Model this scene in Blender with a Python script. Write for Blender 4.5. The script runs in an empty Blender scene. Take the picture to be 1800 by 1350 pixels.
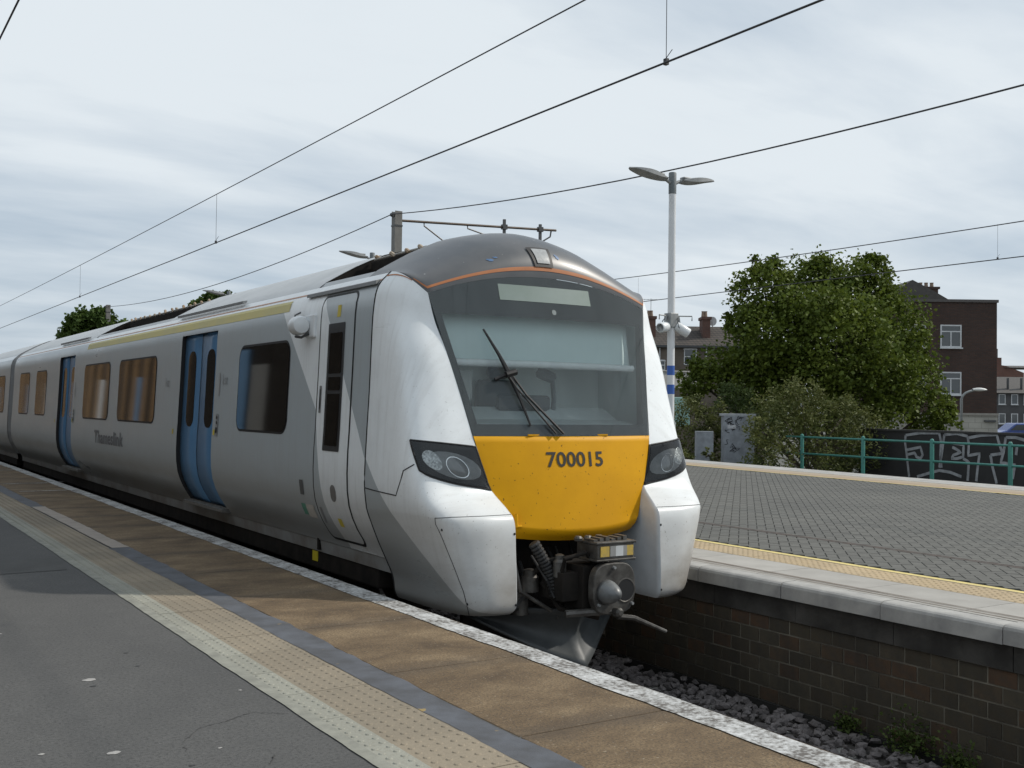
import bpy, bmesh, math, random
import numpy as np
from mathutils import Matrix, Vector
random.seed(7); rng = np.random.default_rng(7)
scene = bpy.context.scene
COL = scene.collection

# ------------------------------------------------------------------ camera
cam_d = bpy.data.cameras.new('camera'); cam = bpy.data.objects.new('camera', cam_d); COL.objects.link(cam)
cam_d.sensor_width = 36.0; cam_d.lens = 37.6; cam_d.clip_start = 0.05; cam_d.clip_end = 3000
FW = Vector((0.54114921, 0.84062287, 0.02259918)); RT = Vector((0.84061218, -0.54148633, 0.01279568)); UP = Vector((-0.02299349, -0.01207278, 0.99966272))
M = Matrix(((RT.x, UP.x, -FW.x, 0.0), (RT.y, UP.y, -FW.y, 0.0), (RT.z, UP.z, -FW.z, 1.36), (0, 0, 0, 1)))
cam.matrix_world = M
scene.camera = cam

# ------------------------------------------------------------------ world, sun, exposure
SUN_A, SUN_E = math.radians(70), math.radians(42)      # azimuth measured from -Y towards +X
sd = Vector((math.sin(SUN_A) * math.cos(SUN_E), -math.cos(SUN_A) * math.cos(SUN_E), math.sin(SUN_E)))
world = bpy.data.worlds.new('World'); scene.world = world; world.use_nodes = True
wn, wl = world.node_tree.nodes, world.node_tree.links
for n in list(wn): wn.remove(n)
wo = wn.new('ShaderNodeOutputWorld')
sky = wn.new('ShaderNodeTexSky'); sky.sky_type = 'NISHITA'; sky.sun_disc = False
sky.sun_elevation = SUN_E; sky.sun_rotation = math.atan2(sd.x, sd.y); sky.air_density = 1.0; sky.dust_density = 2.0
b1 = wn.new('ShaderNodeBackground'); b1.inputs[1].default_value = 0.10
wl.new(sky.outputs[0], b1.inputs[0])
tc = wn.new('ShaderNodeTexCoord'); sx = wn.new('ShaderNodeSeparateXYZ'); wl.new(tc.outputs['Generated'], sx.inputs[0])
def wmath(op, a, b=None):
    n = wn.new('ShaderNodeMath'); n.operation = op
    for i, v in enumerate((a, b)):
        if v is None: continue
        if isinstance(v, (int, float)): n.inputs[i].default_value = v
        else: wl.new(v, n.inputs[i])
    return n.outputs[0]
zc = wmath('ADD', wmath('MAXIMUM', sx.outputs[2], 0.0), 0.16)
px, py = wmath('DIVIDE', sx.outputs[0], zc), wmath('DIVIDE', sx.outputs[1], zc)
cx = wn.new('ShaderNodeCombineXYZ'); wl.new(px, cx.inputs[0]); wl.new(py, cx.inputs[1])
SKX, SKY_ = 9.1, -3.3
def wnoise(scale, det, rough, stretch, rot):
    mp = wn.new('ShaderNodeMapping'); mp.inputs['Scale'].default_value = stretch; mp.inputs['Rotation'].default_value = (0, 0, rot)
    mp.inputs['Location'].default_value = (SKX, SKY_, 0.0); wl.new(cx.outputs[0], mp.inputs[0])
    n = wn.new('ShaderNodeTexNoise'); n.inputs['Scale'].default_value = scale; n.inputs['Detail'].default_value = det
    n.inputs['Roughness'].default_value = rough; n.inputs['Distortion'].default_value = 0.3; wl.new(mp.outputs[0], n.inputs['Vector']); return n.outputs[0]
n1 = wnoise(0.45, 6, 0.5, (1.0, 1.7, 1), 0.9); n2 = wnoise(1.3, 7, 0.55, (1, 2.4, 1), 0.7)
mixn = wmath('ADD', wmath('MULTIPLY', n1, 0.72), wmath('MULTIPLY', n2, 0.28))
cr = wn.new('ShaderNodeValToRGB'); cr.color_ramp.elements[0].position = 0.38; cr.color_ramp.elements[0].color = (0.46, 0.55, 0.645, 1)
cr.color_ramp.elements[1].position = 0.58; cr.color_ramp.elements[1].color = (0.74, 0.80, 0.845, 1)
wl.new(mixn, cr.inputs[0])
b2 = wn.new('ShaderNodeBackground'); b2.inputs[1].default_value = 1.05; wl.new(cr.outputs[0], b2.inputs[0])
fr = wn.new('ShaderNodeValToRGB'); fr.color_ramp.elements[0].position = 0.30; fr.color_ramp.elements[0].color = (0.80, 0.80, 0.80, 1)
fr.color_ramp.elements[1].position = 0.6; fr.color_ramp.elements[1].color = (0.97, 0.97, 0.97, 1); wl.new(mixn, fr.inputs[0])
ms = wn.new('ShaderNodeMixShader'); wl.new(fr.outputs[0], ms.inputs[0]); wl.new(b1.outputs[0], ms.inputs[1]); wl.new(b2.outputs[0], ms.inputs[2])
wl.new(ms.outputs[0], wo.inputs[0])
sun_d = bpy.data.lights.new('sun', 'SUN'); sun_d.energy = 2.9; sun_d.angle = math.radians(1.2); sun_d.color = (1.0, 0.94, 0.85)
sun = bpy.data.objects.new('sun', sun_d); COL.objects.link(sun); sun.rotation_euler = (-sd).to_track_quat('-Z', 'Y').to_euler()
scene.view_settings.view_transform = 'Standard'; scene.view_settings.look = 'None'
scene.view_settings.exposure = 0.0; scene.view_settings.gamma = 1.0; scene.view_settings.use_curve_mapping = False
scene.cycles.max_bounces = 8; scene.cycles.transparent_max_bounces = 12
scene.cycles.use_denoising = True

# ------------------------------------------------------------------ materials
MATS = {}
class NT:
    def __init__(s, m): s.n, s.l = m.node_tree.nodes, m.node_tree.links
    def new(s, t, **kw):
        n = s.n.new(t)
        for k, v in kw.items(): setattr(n, k, v)
        return n
    def put(s, sock, v):
        if v is None: return
        if hasattr(v, 'is_linked') or isinstance(v, bpy.types.NodeSocket): s.l.new(v, sock)
        else: sock.default_value = v
    def math(s, op, a, b=None, c=None, clamp=False):
        n = s.new('ShaderNodeMath', operation=op); n.use_clamp = clamp
        for i, v in enumerate((a, b, c)): s.put(n.inputs[i], v)
        return n.outputs[0]
    def mix(s, f, a, b):
        n = s.new('ShaderNodeMix', data_type='RGBA'); s.put(n.inputs[0], f); s.put(n.inputs[6], a); s.put(n.inputs[7], b); return n.outputs[2]
    def noise(s, scale, det=4, rough=0.55, vec=None, dist=0.0):
        n = s.new('ShaderNodeTexNoise'); n.inputs['Scale'].default_value = scale; n.inputs['Detail'].default_value = det
        n.inputs['Roughness'].default_value = rough; n.inputs['Distortion'].default_value = dist
        if vec is not None: s.l.new(vec, n.inputs['Vector'])
        return n.outputs[0]
    def ramp(s, f, *st):
        n = s.new('ShaderNodeValToRGB'); e = n.color_ramp.elements
        while len(e) < len(st): e.new(0.5)
        for i, (p, c) in enumerate(st): e[i].position = p; e[i].color = c if len(c) == 4 else (*c, 1)
        s.l.new(f, n.inputs[0]); return n.outputs[0]
    def scale(s, vec, sc):
        n = s.new('ShaderNodeMapping'); n.inputs['Scale'].default_value = sc; s.l.new(vec, n.inputs[0]); return n.outputs[0]
def c4(c): return (c[0], c[1], c[2], 1.0)
def base(name):
    m = bpy.data.materials.new(name); m.use_nodes = True; t = NT(m)
    return m, t, t.n['Principled BSDF']
def mat(name, col, rough=0.6, col2=None, scale=6.0, metal=0.0, bump=0.0, bscale=60.0, spec=0.5, coat=0.0, speck=None, rand=0.0, coord='Object', det=5, lo=0.35, hi=0.65):
    """plain procedural paint / stone / metal: two tones by noise, optional fine relief, specks and per-object tone"""
    if name in MATS: return MATS[name]
    m, t, p = base(name); tc_ = t.new('ShaderNodeTexCoord'); v = tc_.outputs[coord]
    col2 = col2 or tuple(x * 0.86 for x in col)
    f = t.ramp(t.noise(scale, det, 0.6, v), (lo, (0, 0, 0)), (hi, (1, 1, 1)))
    c = t.mix(f, c4(col), c4(col2))
    if speck:
        k = t.ramp(t.noise(speck[1], 2, 0.5, v), (speck[2], (0, 0, 0)), (speck[2] + 0.05, (1, 1, 1))); c = t.mix(k, c, c4(speck[0]))
    if rand:
        oi = t.new('ShaderNodeObjectInfo'); hs = t.new('ShaderNodeHueSaturation')
        t.l.new(t.math('ADD', t.math('MULTIPLY', oi.outputs['Random'], 2 * rand), 1 - rand), hs.inputs['Value']); t.l.new(c, hs.inputs['Color']); c = hs.outputs[0]
    t.l.new(c, p.inputs['Base Color']); p.inputs['Roughness'].default_value = rough; p.inputs['Metallic'].default_value = metal
    p.inputs['Specular IOR Level'].default_value = spec; p.inputs['Coat Weight'].default_value = coat; p.inputs['Coat Roughness'].default_value = 0.12
    if bump:
        b = t.new('ShaderNodeBump'); b.inputs['Strength'].default_value = bump; b.inputs['Distance'].default_value = 0.004
        t.l.new(t.noise(bscale, 6, 0.65, v), b.inputs['Height']); t.l.new(b.outputs[0], p.inputs['Normal'])
    MATS[name] = m; return m

def m_body():
    """train side paint: grey with white diagonal flashes near the cab, brake dust low down"""
    if 'body' in MATS: return MATS['body']
    m, t, p = base('train_body_paint'); g = t.new('ShaderNodeNewGeometry'); s = t.new('ShaderNodeSeparateXYZ'); t.l.new(g.outputs['Position'], s.inputs[0])
    Y, Z = s.outputs[1], s.outputs[2]
    def less(a, b): return t.math('LESS_THAN', a, b)
    d1 = t.math('MINIMUM', t.math('MULTIPLY_ADD', t.math('SUBTRACT', Z, 1.33), 1.02, 8.64), t.math('MULTIPLY_ADD', t.math('SUBTRACT', Z, 1.33), 0.28, 8.64))
    d1 = t.math('MAXIMUM', t.math('MULTIPLY_ADD', t.math('SUBTRACT', Z, 1.33), 1.02, 8.64), d1) if False else t.math('MAXIMUM', t.math('MULTIPLY_ADD', t.math('SUBTRACT', Z, 1.33), 1.02, 8.64), t.math('MULTIPLY_ADD', t.math('SUBTRACT', Z, 1.33), 0.28, 8.64))
    right_of_d1 = less(Y, d1)
    right_of_d3 = less(Y, t.math('MULTIPLY_ADD', t.math('SUBTRACT', Z, 1.56), 0.74, 8.05))
    nose = less(Y, 7.586)
    l4 = t.math('GREATER_THAN', Z, t.math('MULTIPLY_ADD', t.math('SUBTRACT', Y, 7.57), 1.05, 0.94))
    white_mid = t.math('MULTIPLY', right_of_d1, t.math('SUBTRACT', 1.0, right_of_d3))
    roofw = t.math('GREATER_THAN', Z, 2.33)
    w = t.math('MAXIMUM', t.math('MULTIPLY', white_mid, t.math('SUBTRACT', 1.0, nose)), t.math('MULTIPLY', nose, l4))
    w = t.math('MAXIMUM', w, roofw)
    c = t.mix(w, (0.42, 0.465, 0.485, 1), (0.85, 0.885, 0.895, 1))
    gv = g.outputs['Position']
    dirt = t.noise(1.4, 6, 0.65, t.scale(gv, (1, 0.35, 1.6)))
    low = t.math('MULTIPLY', t.math('SUBTRACT', 0.95, Z), 1.15, clamp=True)
    df = t.math('MULTIPLY', low, t.math('MULTIPLY_ADD', dirt, 1.1, 0.05), clamp=True)
    c = t.mix(df, c, (0.20, 0.165, 0.125, 1))
    st = t.ramp(t.noise(3.0, 5, 0.6, t.scale(gv, (1, 9, 0.5))), (0.5, (0, 0, 0)), (0.8, (1, 1, 1)))
    c = t.mix(t.math('MULTIPLY', st, 0.22), c, (0.30, 0.28, 0.25, 1))
    sp = t.ramp(t.noise(52, 3, 0.6, gv), (0.66, (0, 0, 0)), (0.70, (1, 1, 1)))
    front = t.math('MULTIPLY', t.math('SUBTRACT', 7.25, Y), 2.2, clamp=True)
    c = t.mix(t.math('MULTIPLY', sp, t.math('MULTIPLY_ADD', front, 0.40, 0.08)), c, (0.14, 0.12, 0.09, 1))
    gr = t.ramp(t.noise(4.5, 7, 0.7, gv), (0.46, (0, 0, 0)), (0.72, (1, 1, 1))); c = t.mix(t.math('MULTIPLY', gr, 0.12), c, (0.36, 0.34, 0.30, 1))
    t.l.new(c, p.inputs['Base Color'])
    t.l.new(t.math('MULTIPLY_ADD', dirt, 0.3, 0.18), p.inputs['Roughness']); p.inputs['Coat Weight'].default_value = 0.15; p.inputs['Coat Roughness'].default_value = 0.15
    b = t.new('ShaderNodeBump'); b.inputs['Strength'].default_value = 0.06; b.inputs['Distance'].default_value = 0.02
    t.l.new(t.noise(1.6, 2, 0.5, gv), b.inputs['Height']); t.l.new(b.outputs[0], p.inputs['Normal'])
    MATS['body'] = m; return m
def m_glass(name, tint, dust, dust_haze_col, ior=1.5):
    if name in MATS: return MATS[name]
    m, t, p = base(name); t.n.remove(p); out = t.n['Material Output']
    tr = t.new('ShaderNodeBsdfTransparent'); tr.inputs[0].default_value = c4(tint)
    gl = t.new('ShaderNodeBsdfGlossy'); gl.inputs['Roughness'].default_value = 0.03
    fn = t.new('ShaderNodeFresnel'); fn.inputs[0].default_value = ior
    m1 = t.new('ShaderNodeMixShader'); t.l.new(fn.outputs[0], m1.inputs[0]); t.l.new(tr.outputs[0], m1.inputs[1]); t.l.new(gl.outputs[0], m1.inputs[2])
    df = t.new('ShaderNodeBsdfDiffuse'); df.inputs[0].default_value = c4(dust_haze_col)
    g = t.new('ShaderNodeNewGeometry')
    f = t.math('MULTIPLY_ADD', t.noise(2.2, 6, 0.65, t.scale(g.outputs['Position'], (3, 1, 0.7))), dust * 1.2, dust * 0.4, clamp=True)
    m2 = t.new('ShaderNodeMixShader'); t.l.new(f, m2.inputs[0]); t.l.new(m1.outputs[0], m2.inputs[1]); t.l.new(df.outputs[0], m2.inputs[2])
    t.l.new(m2.outputs[0], out.inputs[0]); MATS[name] = m; return m
def m_brick(name, cols, mortar, bw, bh, coord='Object', axis='yz', mort=0.012, rough=0.85, dark=None):
    """far or hidden masonry only: coursed brick drawn by the material"""
    if name in MATS: return MATS[name]
    m, t, p = base(name); tc_ = t.new('ShaderNodeTexCoord'); s = t.new('ShaderNodeSeparateXYZ'); t.l.new(tc_.outputs[coord], s.inputs[0])
    cb = t.new('ShaderNodeCombineXYZ'); ix = {'x': 0, 'y': 1, 'z': 2}
    t.l.new(s.outputs[ix[axis[0]]], cb.inputs[0]); t.l.new(s.outputs[ix[axis[1]]], cb.inputs[1])
    br = t.new('ShaderNodeTexBrick'); t.l.new(cb.outputs[0], br.inputs['Vector']); br.inputs['Scale'].default_value = 1.0
    br.inputs['Brick Width'].default_value = bw; br.inputs['Row Height'].default_value = bh; br.inputs['Mortar Size'].default_value = mort
    br.inputs['Color1'].default_value = c4(cols[0]); br.inputs['Color2'].default_value = c4(cols[1]); br.inputs['Mortar'].default_value = c4(mortar)
    f = t.ramp(t.noise(0.7, 5, 0.6, tc_.outputs[coord]), (0.3, (0.75, 0.75, 0.75)), (0.7, (1.1, 1.1, 1.1)))
    mm = t.new('ShaderNodeMix', data_type='RGBA', blend_type='MULTIPLY'); mm.inputs[0].default_value = 1.0
    t.l.new(br.outputs[0], mm.inputs[6]); t.l.new(f, mm.inputs[7]); t.l.new(mm.outputs[2], p.inputs['Base Color']); p.inputs['Roughness'].default_value = rough
    b = t.new('ShaderNodeBump'); b.inputs['Strength'].default_value = 0.4; b.inputs['Distance'].default_value = 0.01; b.invert = True
    t.l.new(br.outputs['Fac'], b.inputs['Height']); t.l.new(b.outputs[0], p.inputs['Normal']); MATS[name] = m; return m
def m_leaf(name, a, b, sat=0.25):
    if name in MATS: return MATS[name]
    m, t, p = base(name); out = t.n['Material Output']; g = t.new('ShaderNodeNewGeometry')
    at = t.new('ShaderNodeAttribute'); at.attribute_name = 'tone'
    c = t.mix(at.outputs['Fac'], c4(a), c4(b))
    t.l.new(c, p.inputs['Base Color']); p.inputs['Roughness'].default_value = 0.6; p.inputs['Specular IOR Level'].default_value = 0.22
    tr = t.new('ShaderNodeBsdfTranslucent'); t.l.new(c, tr.inputs[0]); mx = t.new('ShaderNodeMixShader'); mx.inputs[0].default_value = sat
    t.l.new(p.outputs[0], mx.inputs[1]); t.l.new(tr.outputs[0], mx.inputs[2]); t.l.new(mx.outputs[0], out.inputs[0]); MATS[name] = m; return m
def m_slab_brown():
    if 'brown' in MATS: return MATS['brown']
    m, t, p = base('weathered_brown_slab'); g = t.new('ShaderNodeNewGeometry'); v = g.outputs['Position']
    a = t.ramp(t.noise(1.9, 8, 0.70, t.scale(v, (0.95, 1.3, 1)), 0.3), (0.34, (0.090, 0.058, 0.030)), (0.5, (0.165, 0.112, 0.060)), (0.66, (0.265, 0.19, 0.108)))
    tco = t.new('ShaderNodeTexCoord'); so = t.new('ShaderNodeSeparateXYZ'); t.l.new(tco.outputs['Object'], so.inputs[0])
    ed = t.math('MINIMUM', so.outputs[1], t.math('SUBTRACT', 1.212, so.outputs[1])); ed = t.math('ADD', ed, t.math('MULTIPLY', t.math('SUBTRACT', t.noise(3.5, 5, 0.6, v), 0.5), 0.35))
    a = t.mix(t.ramp(ed, (0.0, (0.6, 0.6, 0.6)), (0.16, (0, 0, 0))), a, (0.085, 0.064, 0.045, 1))
    f = t.noise(85, 4, 0.75, v); c = t.mix(t.ramp(f, (0.46, (0, 0, 0)), (0.60, (0.8, 0.8, 0.8))), a, (0.060, 0.044, 0.028, 1))
    k = t.ramp(t.noise(55, 2, 0.5, v), (0.66, (0, 0, 0)), (0.72, (1, 1, 1))); c = t.mix(t.math('MULTIPLY', k, 0.5), c, (0.36, 0.31, 0.23, 1))
    t.l.new(c, p.inputs['Base Color']); p.inputs['Roughness'].default_value = 0.9
    b = t.new('ShaderNodeBump'); b.inputs['Strength'].default_value = 0.7; b.inputs['Distance'].default_value = 0.004; t.l.new(f, b.inputs['Height']); t.l.new(b.outputs[0], p.inputs['Normal'])
    MATS['brown'] = m; return m
def m_worn_white():
    if 'worn_white' in MATS: return MATS['worn_white']
    m, t, p = base('worn_white_line'); g = t.new('ShaderNodeNewGeometry'); v = g.outputs['Position']
    f = t.math('ADD', t.math('MULTIPLY', t.noise(38, 6, 0.7, v), 0.6), t.math('MULTIPLY', t.noise(5, 4, 0.6, v), 0.4))
    c = t.ramp(f, (0.42, (0.11, 0.10, 0.09)), (0.50, (0.36, 0.36, 0.35)), (0.62, (0.60, 0.61, 0.61)))
    t.l.new(c, p.inputs['Base Color']); p.inputs['Roughness'].default_value = 0.85
    b = t.new('ShaderNodeBump'); b.inputs['Strength'].default_value = 0.5; b.inputs['Distance'].default_value = 0.004; t.l.new(f, b.inputs['Height']); t.l.new(b.outputs[0], p.inputs['Normal'])
    MATS['worn_white'] = m; return m
def m_tactile(name, a, b, line, lx):
    if name in MATS: return MATS[name]
    m, t, p = base(name); tc_ = t.new('ShaderNodeTexCoord'); s = t.new('ShaderNodeSeparateXYZ'); t.l.new(tc_.outputs['Object'], s.inputs[0])
    g = t.new('ShaderNodeNewGeometry'); v = g.outputs['Position']
    c = t.mix(t.ramp(t.noise(1.1, 6, 0.6, v), (0.3, (0, 0, 0)), (0.7, (1, 1, 1))), c4(a), c4(b))
    if line: c = t.mix(t.math('LESS_THAN', s.outputs[0], lx), c, c4(line))
    f = t.noise(90, 4, 0.7, v); c = t.mix(t.ramp(f, (0.45, (0, 0, 0)), (0.75, (0.5, 0.5, 0.5))), c, c4(tuple(x * 0.5 for x in a)))
    oi = t.new('ShaderNodeObjectInfo'); hs = t.new('ShaderNodeHueSaturation'); t.l.new(t.math('MULTIPLY_ADD', oi.outputs['Random'], 0.16, 0.92), hs.inputs['Value']); t.l.new(c, hs.inputs['Color'])
    t.l.new(hs.outputs[0], p.inputs['Base Color']); p.inputs['Roughness'].default_value = 0.85
    bu = t.new('ShaderNodeBump'); bu.inputs['Strength'].default_value = 0.3; bu.inputs['Distance'].default_value = 0.003; t.l.new(f, bu.inputs['Height']); t.l.new(bu.outputs[0], p.inputs['Normal'])
    MATS[name] = m; return m
def m_asphalt():
    if 'asphalt' in MATS: return MATS['asphalt']
    m, t, p = base('worn_asphalt'); g = t.new('ShaderNodeNewGeometry'); v = g.outputs['Position']
    big = t.noise(0.5, 7, 0.62, t.scale(v, (1.0, 0.6, 1)), 0.4); fine = t.noise(160, 3, 0.7, v)
    c = t.ramp(big, (0.3, (0.075, 0.075, 0.074)), (0.5, (0.098, 0.097, 0.094)), (0.72, (0.128, 0.126, 0.120)))
    mid = t.noise(62, 4, 0.75, v); c = t.mix(t.ramp(mid, (0.50, (0, 0, 0)), (0.62, (0.75, 0.75, 0.75))), c, (0.038, 0.038, 0.038, 1)); c = t.mix(t.ramp(mid, (0.30, (0.55, 0.55, 0.55)), (0.40, (0, 0, 0))), c, (0.21, 0.205, 0.195, 1))
    mot = t.ramp(t.noise(5.5, 6, 0.7, v), (0.35, (0, 0, 0)), (0.7, (0.4, 0.4, 0.4))); c = t.mix(mot, c, (0.06, 0.06, 0.059, 1))
    dk = t.ramp(t.noise(2.4, 5, 0.6, v, 0.6), (0.64, (0, 0, 0)), (0.76, (0.45, 0.45, 0.45))); c = t.mix(dk, c, (0.055, 0.055, 0.057, 1))
    t.l.new(c, p.inputs['Base Color']); p.inputs['Roughness'].default_value = 0.88
    b = t.new('ShaderNodeBump'); b.inputs['Strength'].default_value = 0.55; b.inputs['Distance'].default_value = 0.004; t.l.new(t.math('ADD', fine, t.math('MULTIPLY', big, 2.0)), b.inputs['Height']); t.l.new(b.outputs[0], p.inputs['Normal'])
    MATS['asphalt'] = m; return m

BODY = m_body()
WHITE = mat('white_paint', (0.76, 0.79, 0.80), 0.3, (0.68, 0.70, 0.71), 2.5)
DOMEG = mat('dark_grey_dome_paint', (0.070, 0.076, 0.083), 0.40, (0.098, 0.10, 0.104), 3.0, speck=((0.32, 0.32, 0.32), 26, 0.735), coat=0.12, spec=0.55)
ORANGE = mat('orange_stripe_paint', (0.46, 0.165, 0.055), 0.45)
YELLOW = mat('yellow_warning_paint', (0.68, 0.335, 0.004), 0.5, (0.60, 0.29, 0.004), 2.0, speck=((0.20, 0.10, 0.01), 42, 0.69), spec=0.18)
BLUE = mat('blue_door_paint', (0.105, 0.245, 0.435), 0.35, (0.094, 0.22, 0.39), 3, coat=0.1)
BLACK = mat('black_rubber', (0.012, 0.012, 0.013), 0.55)
GLOSSB = mat('black_gloss_trim', (0.010, 0.011, 0.013), 0.3, spec=0.4)
FRIT = mat('black_glass_border', (0.014, 0.017, 0.020), 0.5, (0.022, 0.025, 0.029), 5)
SIDEGL = mat('tinted_side_glass', (0.010, 0.008, 0.006), 0.04, spec=0.7)
MATS['tinted_side_glass'].node_tree.nodes['Principled BSDF'].inputs['IOR'].default_value = 1.5
SCREEN = m_glass('windscreen_glass', (0.94, 0.985, 0.98), 0.062, (0.58, 0.67, 0.68), 1.5)  # pale dust film, also paints the haze of reflected sky into the glass
LENS = m_glass('headlight_cover', (0.90, 0.92, 0.92), 0.012, (0.5, 0.5, 0.5), 1.33)
UNDER = mat('underframe_black', (0.014, 0.013, 0.012), 0.85, (0.028, 0.024, 0.021), 5, spec=0.12)
STEEL = mat('grimy_steel', (0.13, 0.125, 0.115), 0.5, (0.05, 0.046, 0.042), 9, metal=0.5, bump=0.2)
GALV = mat('galvanised_steel', (0.33, 0.34, 0.34), 0.5, (0.25, 0.26, 0.26), 12, metal=0.4)
PLOUGHM = mat('grey_plough_paint', (0.075, 0.082, 0.085), 0.5, (0.04, 0.045, 0.046), 3)
DARKG = mat('dark_grey_paint', (0.06, 0.063, 0.066), 0.45)
SILVER = mat('chrome_reflector', (0.75, 0.77, 0.78), 0.18, metal=0.9)
ASPH = m_asphalt(); BROWN = m_slab_brown(); WWHITE = m_worn_white()
CONC = mat('pale_concrete', (0.36, 0.35, 0.325), 0.85, (0.27, 0.265, 0.25), 2.5, bump=0.3, bscale=90, coord='Object', rand=0.06)

# ------------------------------------------------------------------ mesh helpers
def link(name, me, m, parent=None, smooth=False, kind=None):
    o = bpy.data.objects.new(name, me); COL.objects.link(o)
    if m is not None and not me.materials: me.materials.append(m)
    if parent is not None:
        o.parent = parent
        if parent.name in WORLD: o.matrix_parent_inverse = Matrix.Translation(-parent.location)
    if smooth: me.polygons.foreach_set('use_smooth', [True] * len(me.polygons))
    if kind: o['kind'] = kind
    return o
def tag(o, label, cat=None, group=None, kind=None):
    o['label'] = label
    if cat: o['category'] = cat
    if group: o['group'] = group
    if kind: o['kind'] = kind
    return o
WORLD = set()      # roots whose parts are modelled in scene coordinates
def root(name, loc):
    o = empty(name, loc); WORLD.add(o.name); return o
def empty(name, loc=(0, 0, 0), rz=0.0):
    o = bpy.data.objects.new(name, None); COL.objects.link(o); o.location = loc; o.rotation_euler = (0, 0, rz); o.empty_display_size = 0.2; return o
class MB:
    def __init__(s): s.v, s.f = [], []
    def add(s, vs, fs):
        k = len(s.v); s.v += [tuple(p) for p in vs]; s.f += [tuple(i + k for i in q) for q in fs]; return s
    def box(s, x0, x1, y0, y1, z0, z1):
        return s.add([(x0, y0, z0), (x1, y0, z0), (x1, y1, z0), (x0, y1, z0), (x0, y0, z1), (x1, y0, z1), (x1, y1, z1), (x0, y1, z1)],
                     [(0, 3, 2, 1), (4, 5, 6, 7), (0, 1, 5, 4), (1, 2, 6, 5), (2, 3, 7, 6), (3, 0, 4, 7)])
    def grid(s, P, flip=False):
        P = np.asarray(P); a, b = P.shape[:2]; k = len(s.v); s.v += [tuple(p) for p in P.reshape(-1, 3)]
        for i in range(a - 1):
            for j in range(b - 1):
                q = (k + i * b + j, k + i * b + j + 1, k + (i + 1) * b + j + 1, k + (i + 1) * b + j); s.f.append(q[::-1] if flip else q)
        return s
    def tube(s, pts, r, n=8, cap=True):
        pts = [Vector(p) for p in pts]; k = len(s.v); m = len(pts); rs = r if isinstance(r, (list, tuple)) else [r] * m
        for i, p in enumerate(pts):
            d = (pts[min(i + 1, m - 1)] - pts[max(i - 1, 0)]).normalized(); a = d.cross(Vector((0, 0, 1)))
            if a.length < 1e-3: a = Vector((1, 0, 0))
            a.normalize(); b = d.cross(a)
            for j in range(n):
                t = 2 * math.pi * j / n; s.v.append(tuple(p + (a * math.cos(t) + b * math.sin(t)) * rs[i]))
        for i in range(m - 1):
            for j in range(n): s.f.append((k + i * n + j, k + i * n + (j + 1) % n, k + (i + 1) * n + (j + 1) % n, k + (i + 1) * n + j))
        if cap: s.f.append(tuple(k + j for j in range(n))[::-1]); s.f.append(tuple(k + (m - 1) * n + j for j in range(n)))
        return s
    def lathe(s, prof, c=(0, 0, 0), n=16, axis='z'):
        k = len(s.v)
        for r, h in prof:
            for j in range(n):
                t = 2 * math.pi * j / n; a, b = r * math.cos(t), r * math.sin(t)
                p = (a, b, h) if axis == 'z' else ((h, a, b) if axis == 'x' else (b, h, a)); s.v.append((c[0] + p[0], c[1] + p[1], c[2] + p[2]))
        for i in range(len(prof) - 1):
            for j in range(n): s.f.append((k + i * n + j, k + i * n + (j + 1) % n, k + (i + 1) * n + (j + 1) % n, k + (i + 1) * n + j))
        s.f.append(tuple(k + j for j in range(n))[::-1]); s.f.append(tuple(k + (len(prof) - 1) * n + j for j in range(n))); return s
    def prism(s, poly, d):
        """extrude a 3-D polygon by vector d"""
        n = len(poly); d = Vector(d); a = [Vector(p) for p in poly]
        return s.add([tuple(p) for p in a] + [tuple(p + d) for p in a], [tuple(range(n))[::-1], tuple(range(n, 2 * n))] + [(i, (i + 1) % n, n + (i + 1) % n, n + i) for i in range(n)])
    def mesh(s, name, fix=True):
        me = bpy.data.meshes.new(name); me.from_pydata(s.v, [], s.f); me.validate()
        if fix:
            bm = bmesh.new(); bm.from_mesh(me); bmesh.ops.recalc_face_normals(bm, faces=bm.faces); bm.to_mesh(me); bm.free()
        me.update(); return me
    def build(s, name, m, parent=None, smooth=False, bevel=0.0, kind=None, sub=0, solid=0.0, auto=False, face=None):
        me = s.mesh(name)
        if face is not None and sum(p.normal.dot(Vector(face)) * p.area for p in me.polygons) < 0: me.flip_normals()
        o = link(name, me, m, parent, smooth or auto, kind)
        if solid: md = o.modifiers.new('thickness', 'SOLIDIFY'); md.thickness = solid; md.offset = 0
        if bevel: md = o.modifiers.new('bevel', 'BEVEL'); md.width = bevel; md.segments = 2; md.limit_method = 'ANGLE'
        if sub: md = o.modifiers.new('sub', 'SUBSURF'); md.levels = md.render_levels = sub
        if auto:
            bm = bmesh.new(); bm.from_mesh(o.data)
            for e in bm.edges:
                if len(e.link_faces) == 2 and e.calc_face_angle(0) > 0.6: e.smooth = False
            bm.to_mesh(o.data); bm.free()
        return o
def text_mesh(txt, size, bold=0.0):
    cu = bpy.data.curves.new('lettering', 'FONT'); cu.body = txt; cu.size = size; cu.offset = bold; cu.align_x = 'CENTER'; cu.align_y = 'CENTER'; cu.resolution_u = 3
    o = bpy.data.objects.new('lettering', cu); COL.objects.link(o); dg = bpy.context.evaluated_depsgraph_get(); dg.update()
    me = bpy.data.meshes.new_from_object(o.evaluated_get(dg)); bpy.data.objects.remove(o); bpy.data.curves.remove(cu); return me
def map_mesh(me, fn):
    co = np.empty(len(me.vertices) * 3); me.vertices.foreach_get('co', co); co = co.reshape(-1, 3)
    me.vertices.foreach_set('co', np.array([fn(*p) for p in co]).ravel()); me.update(); return me
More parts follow.
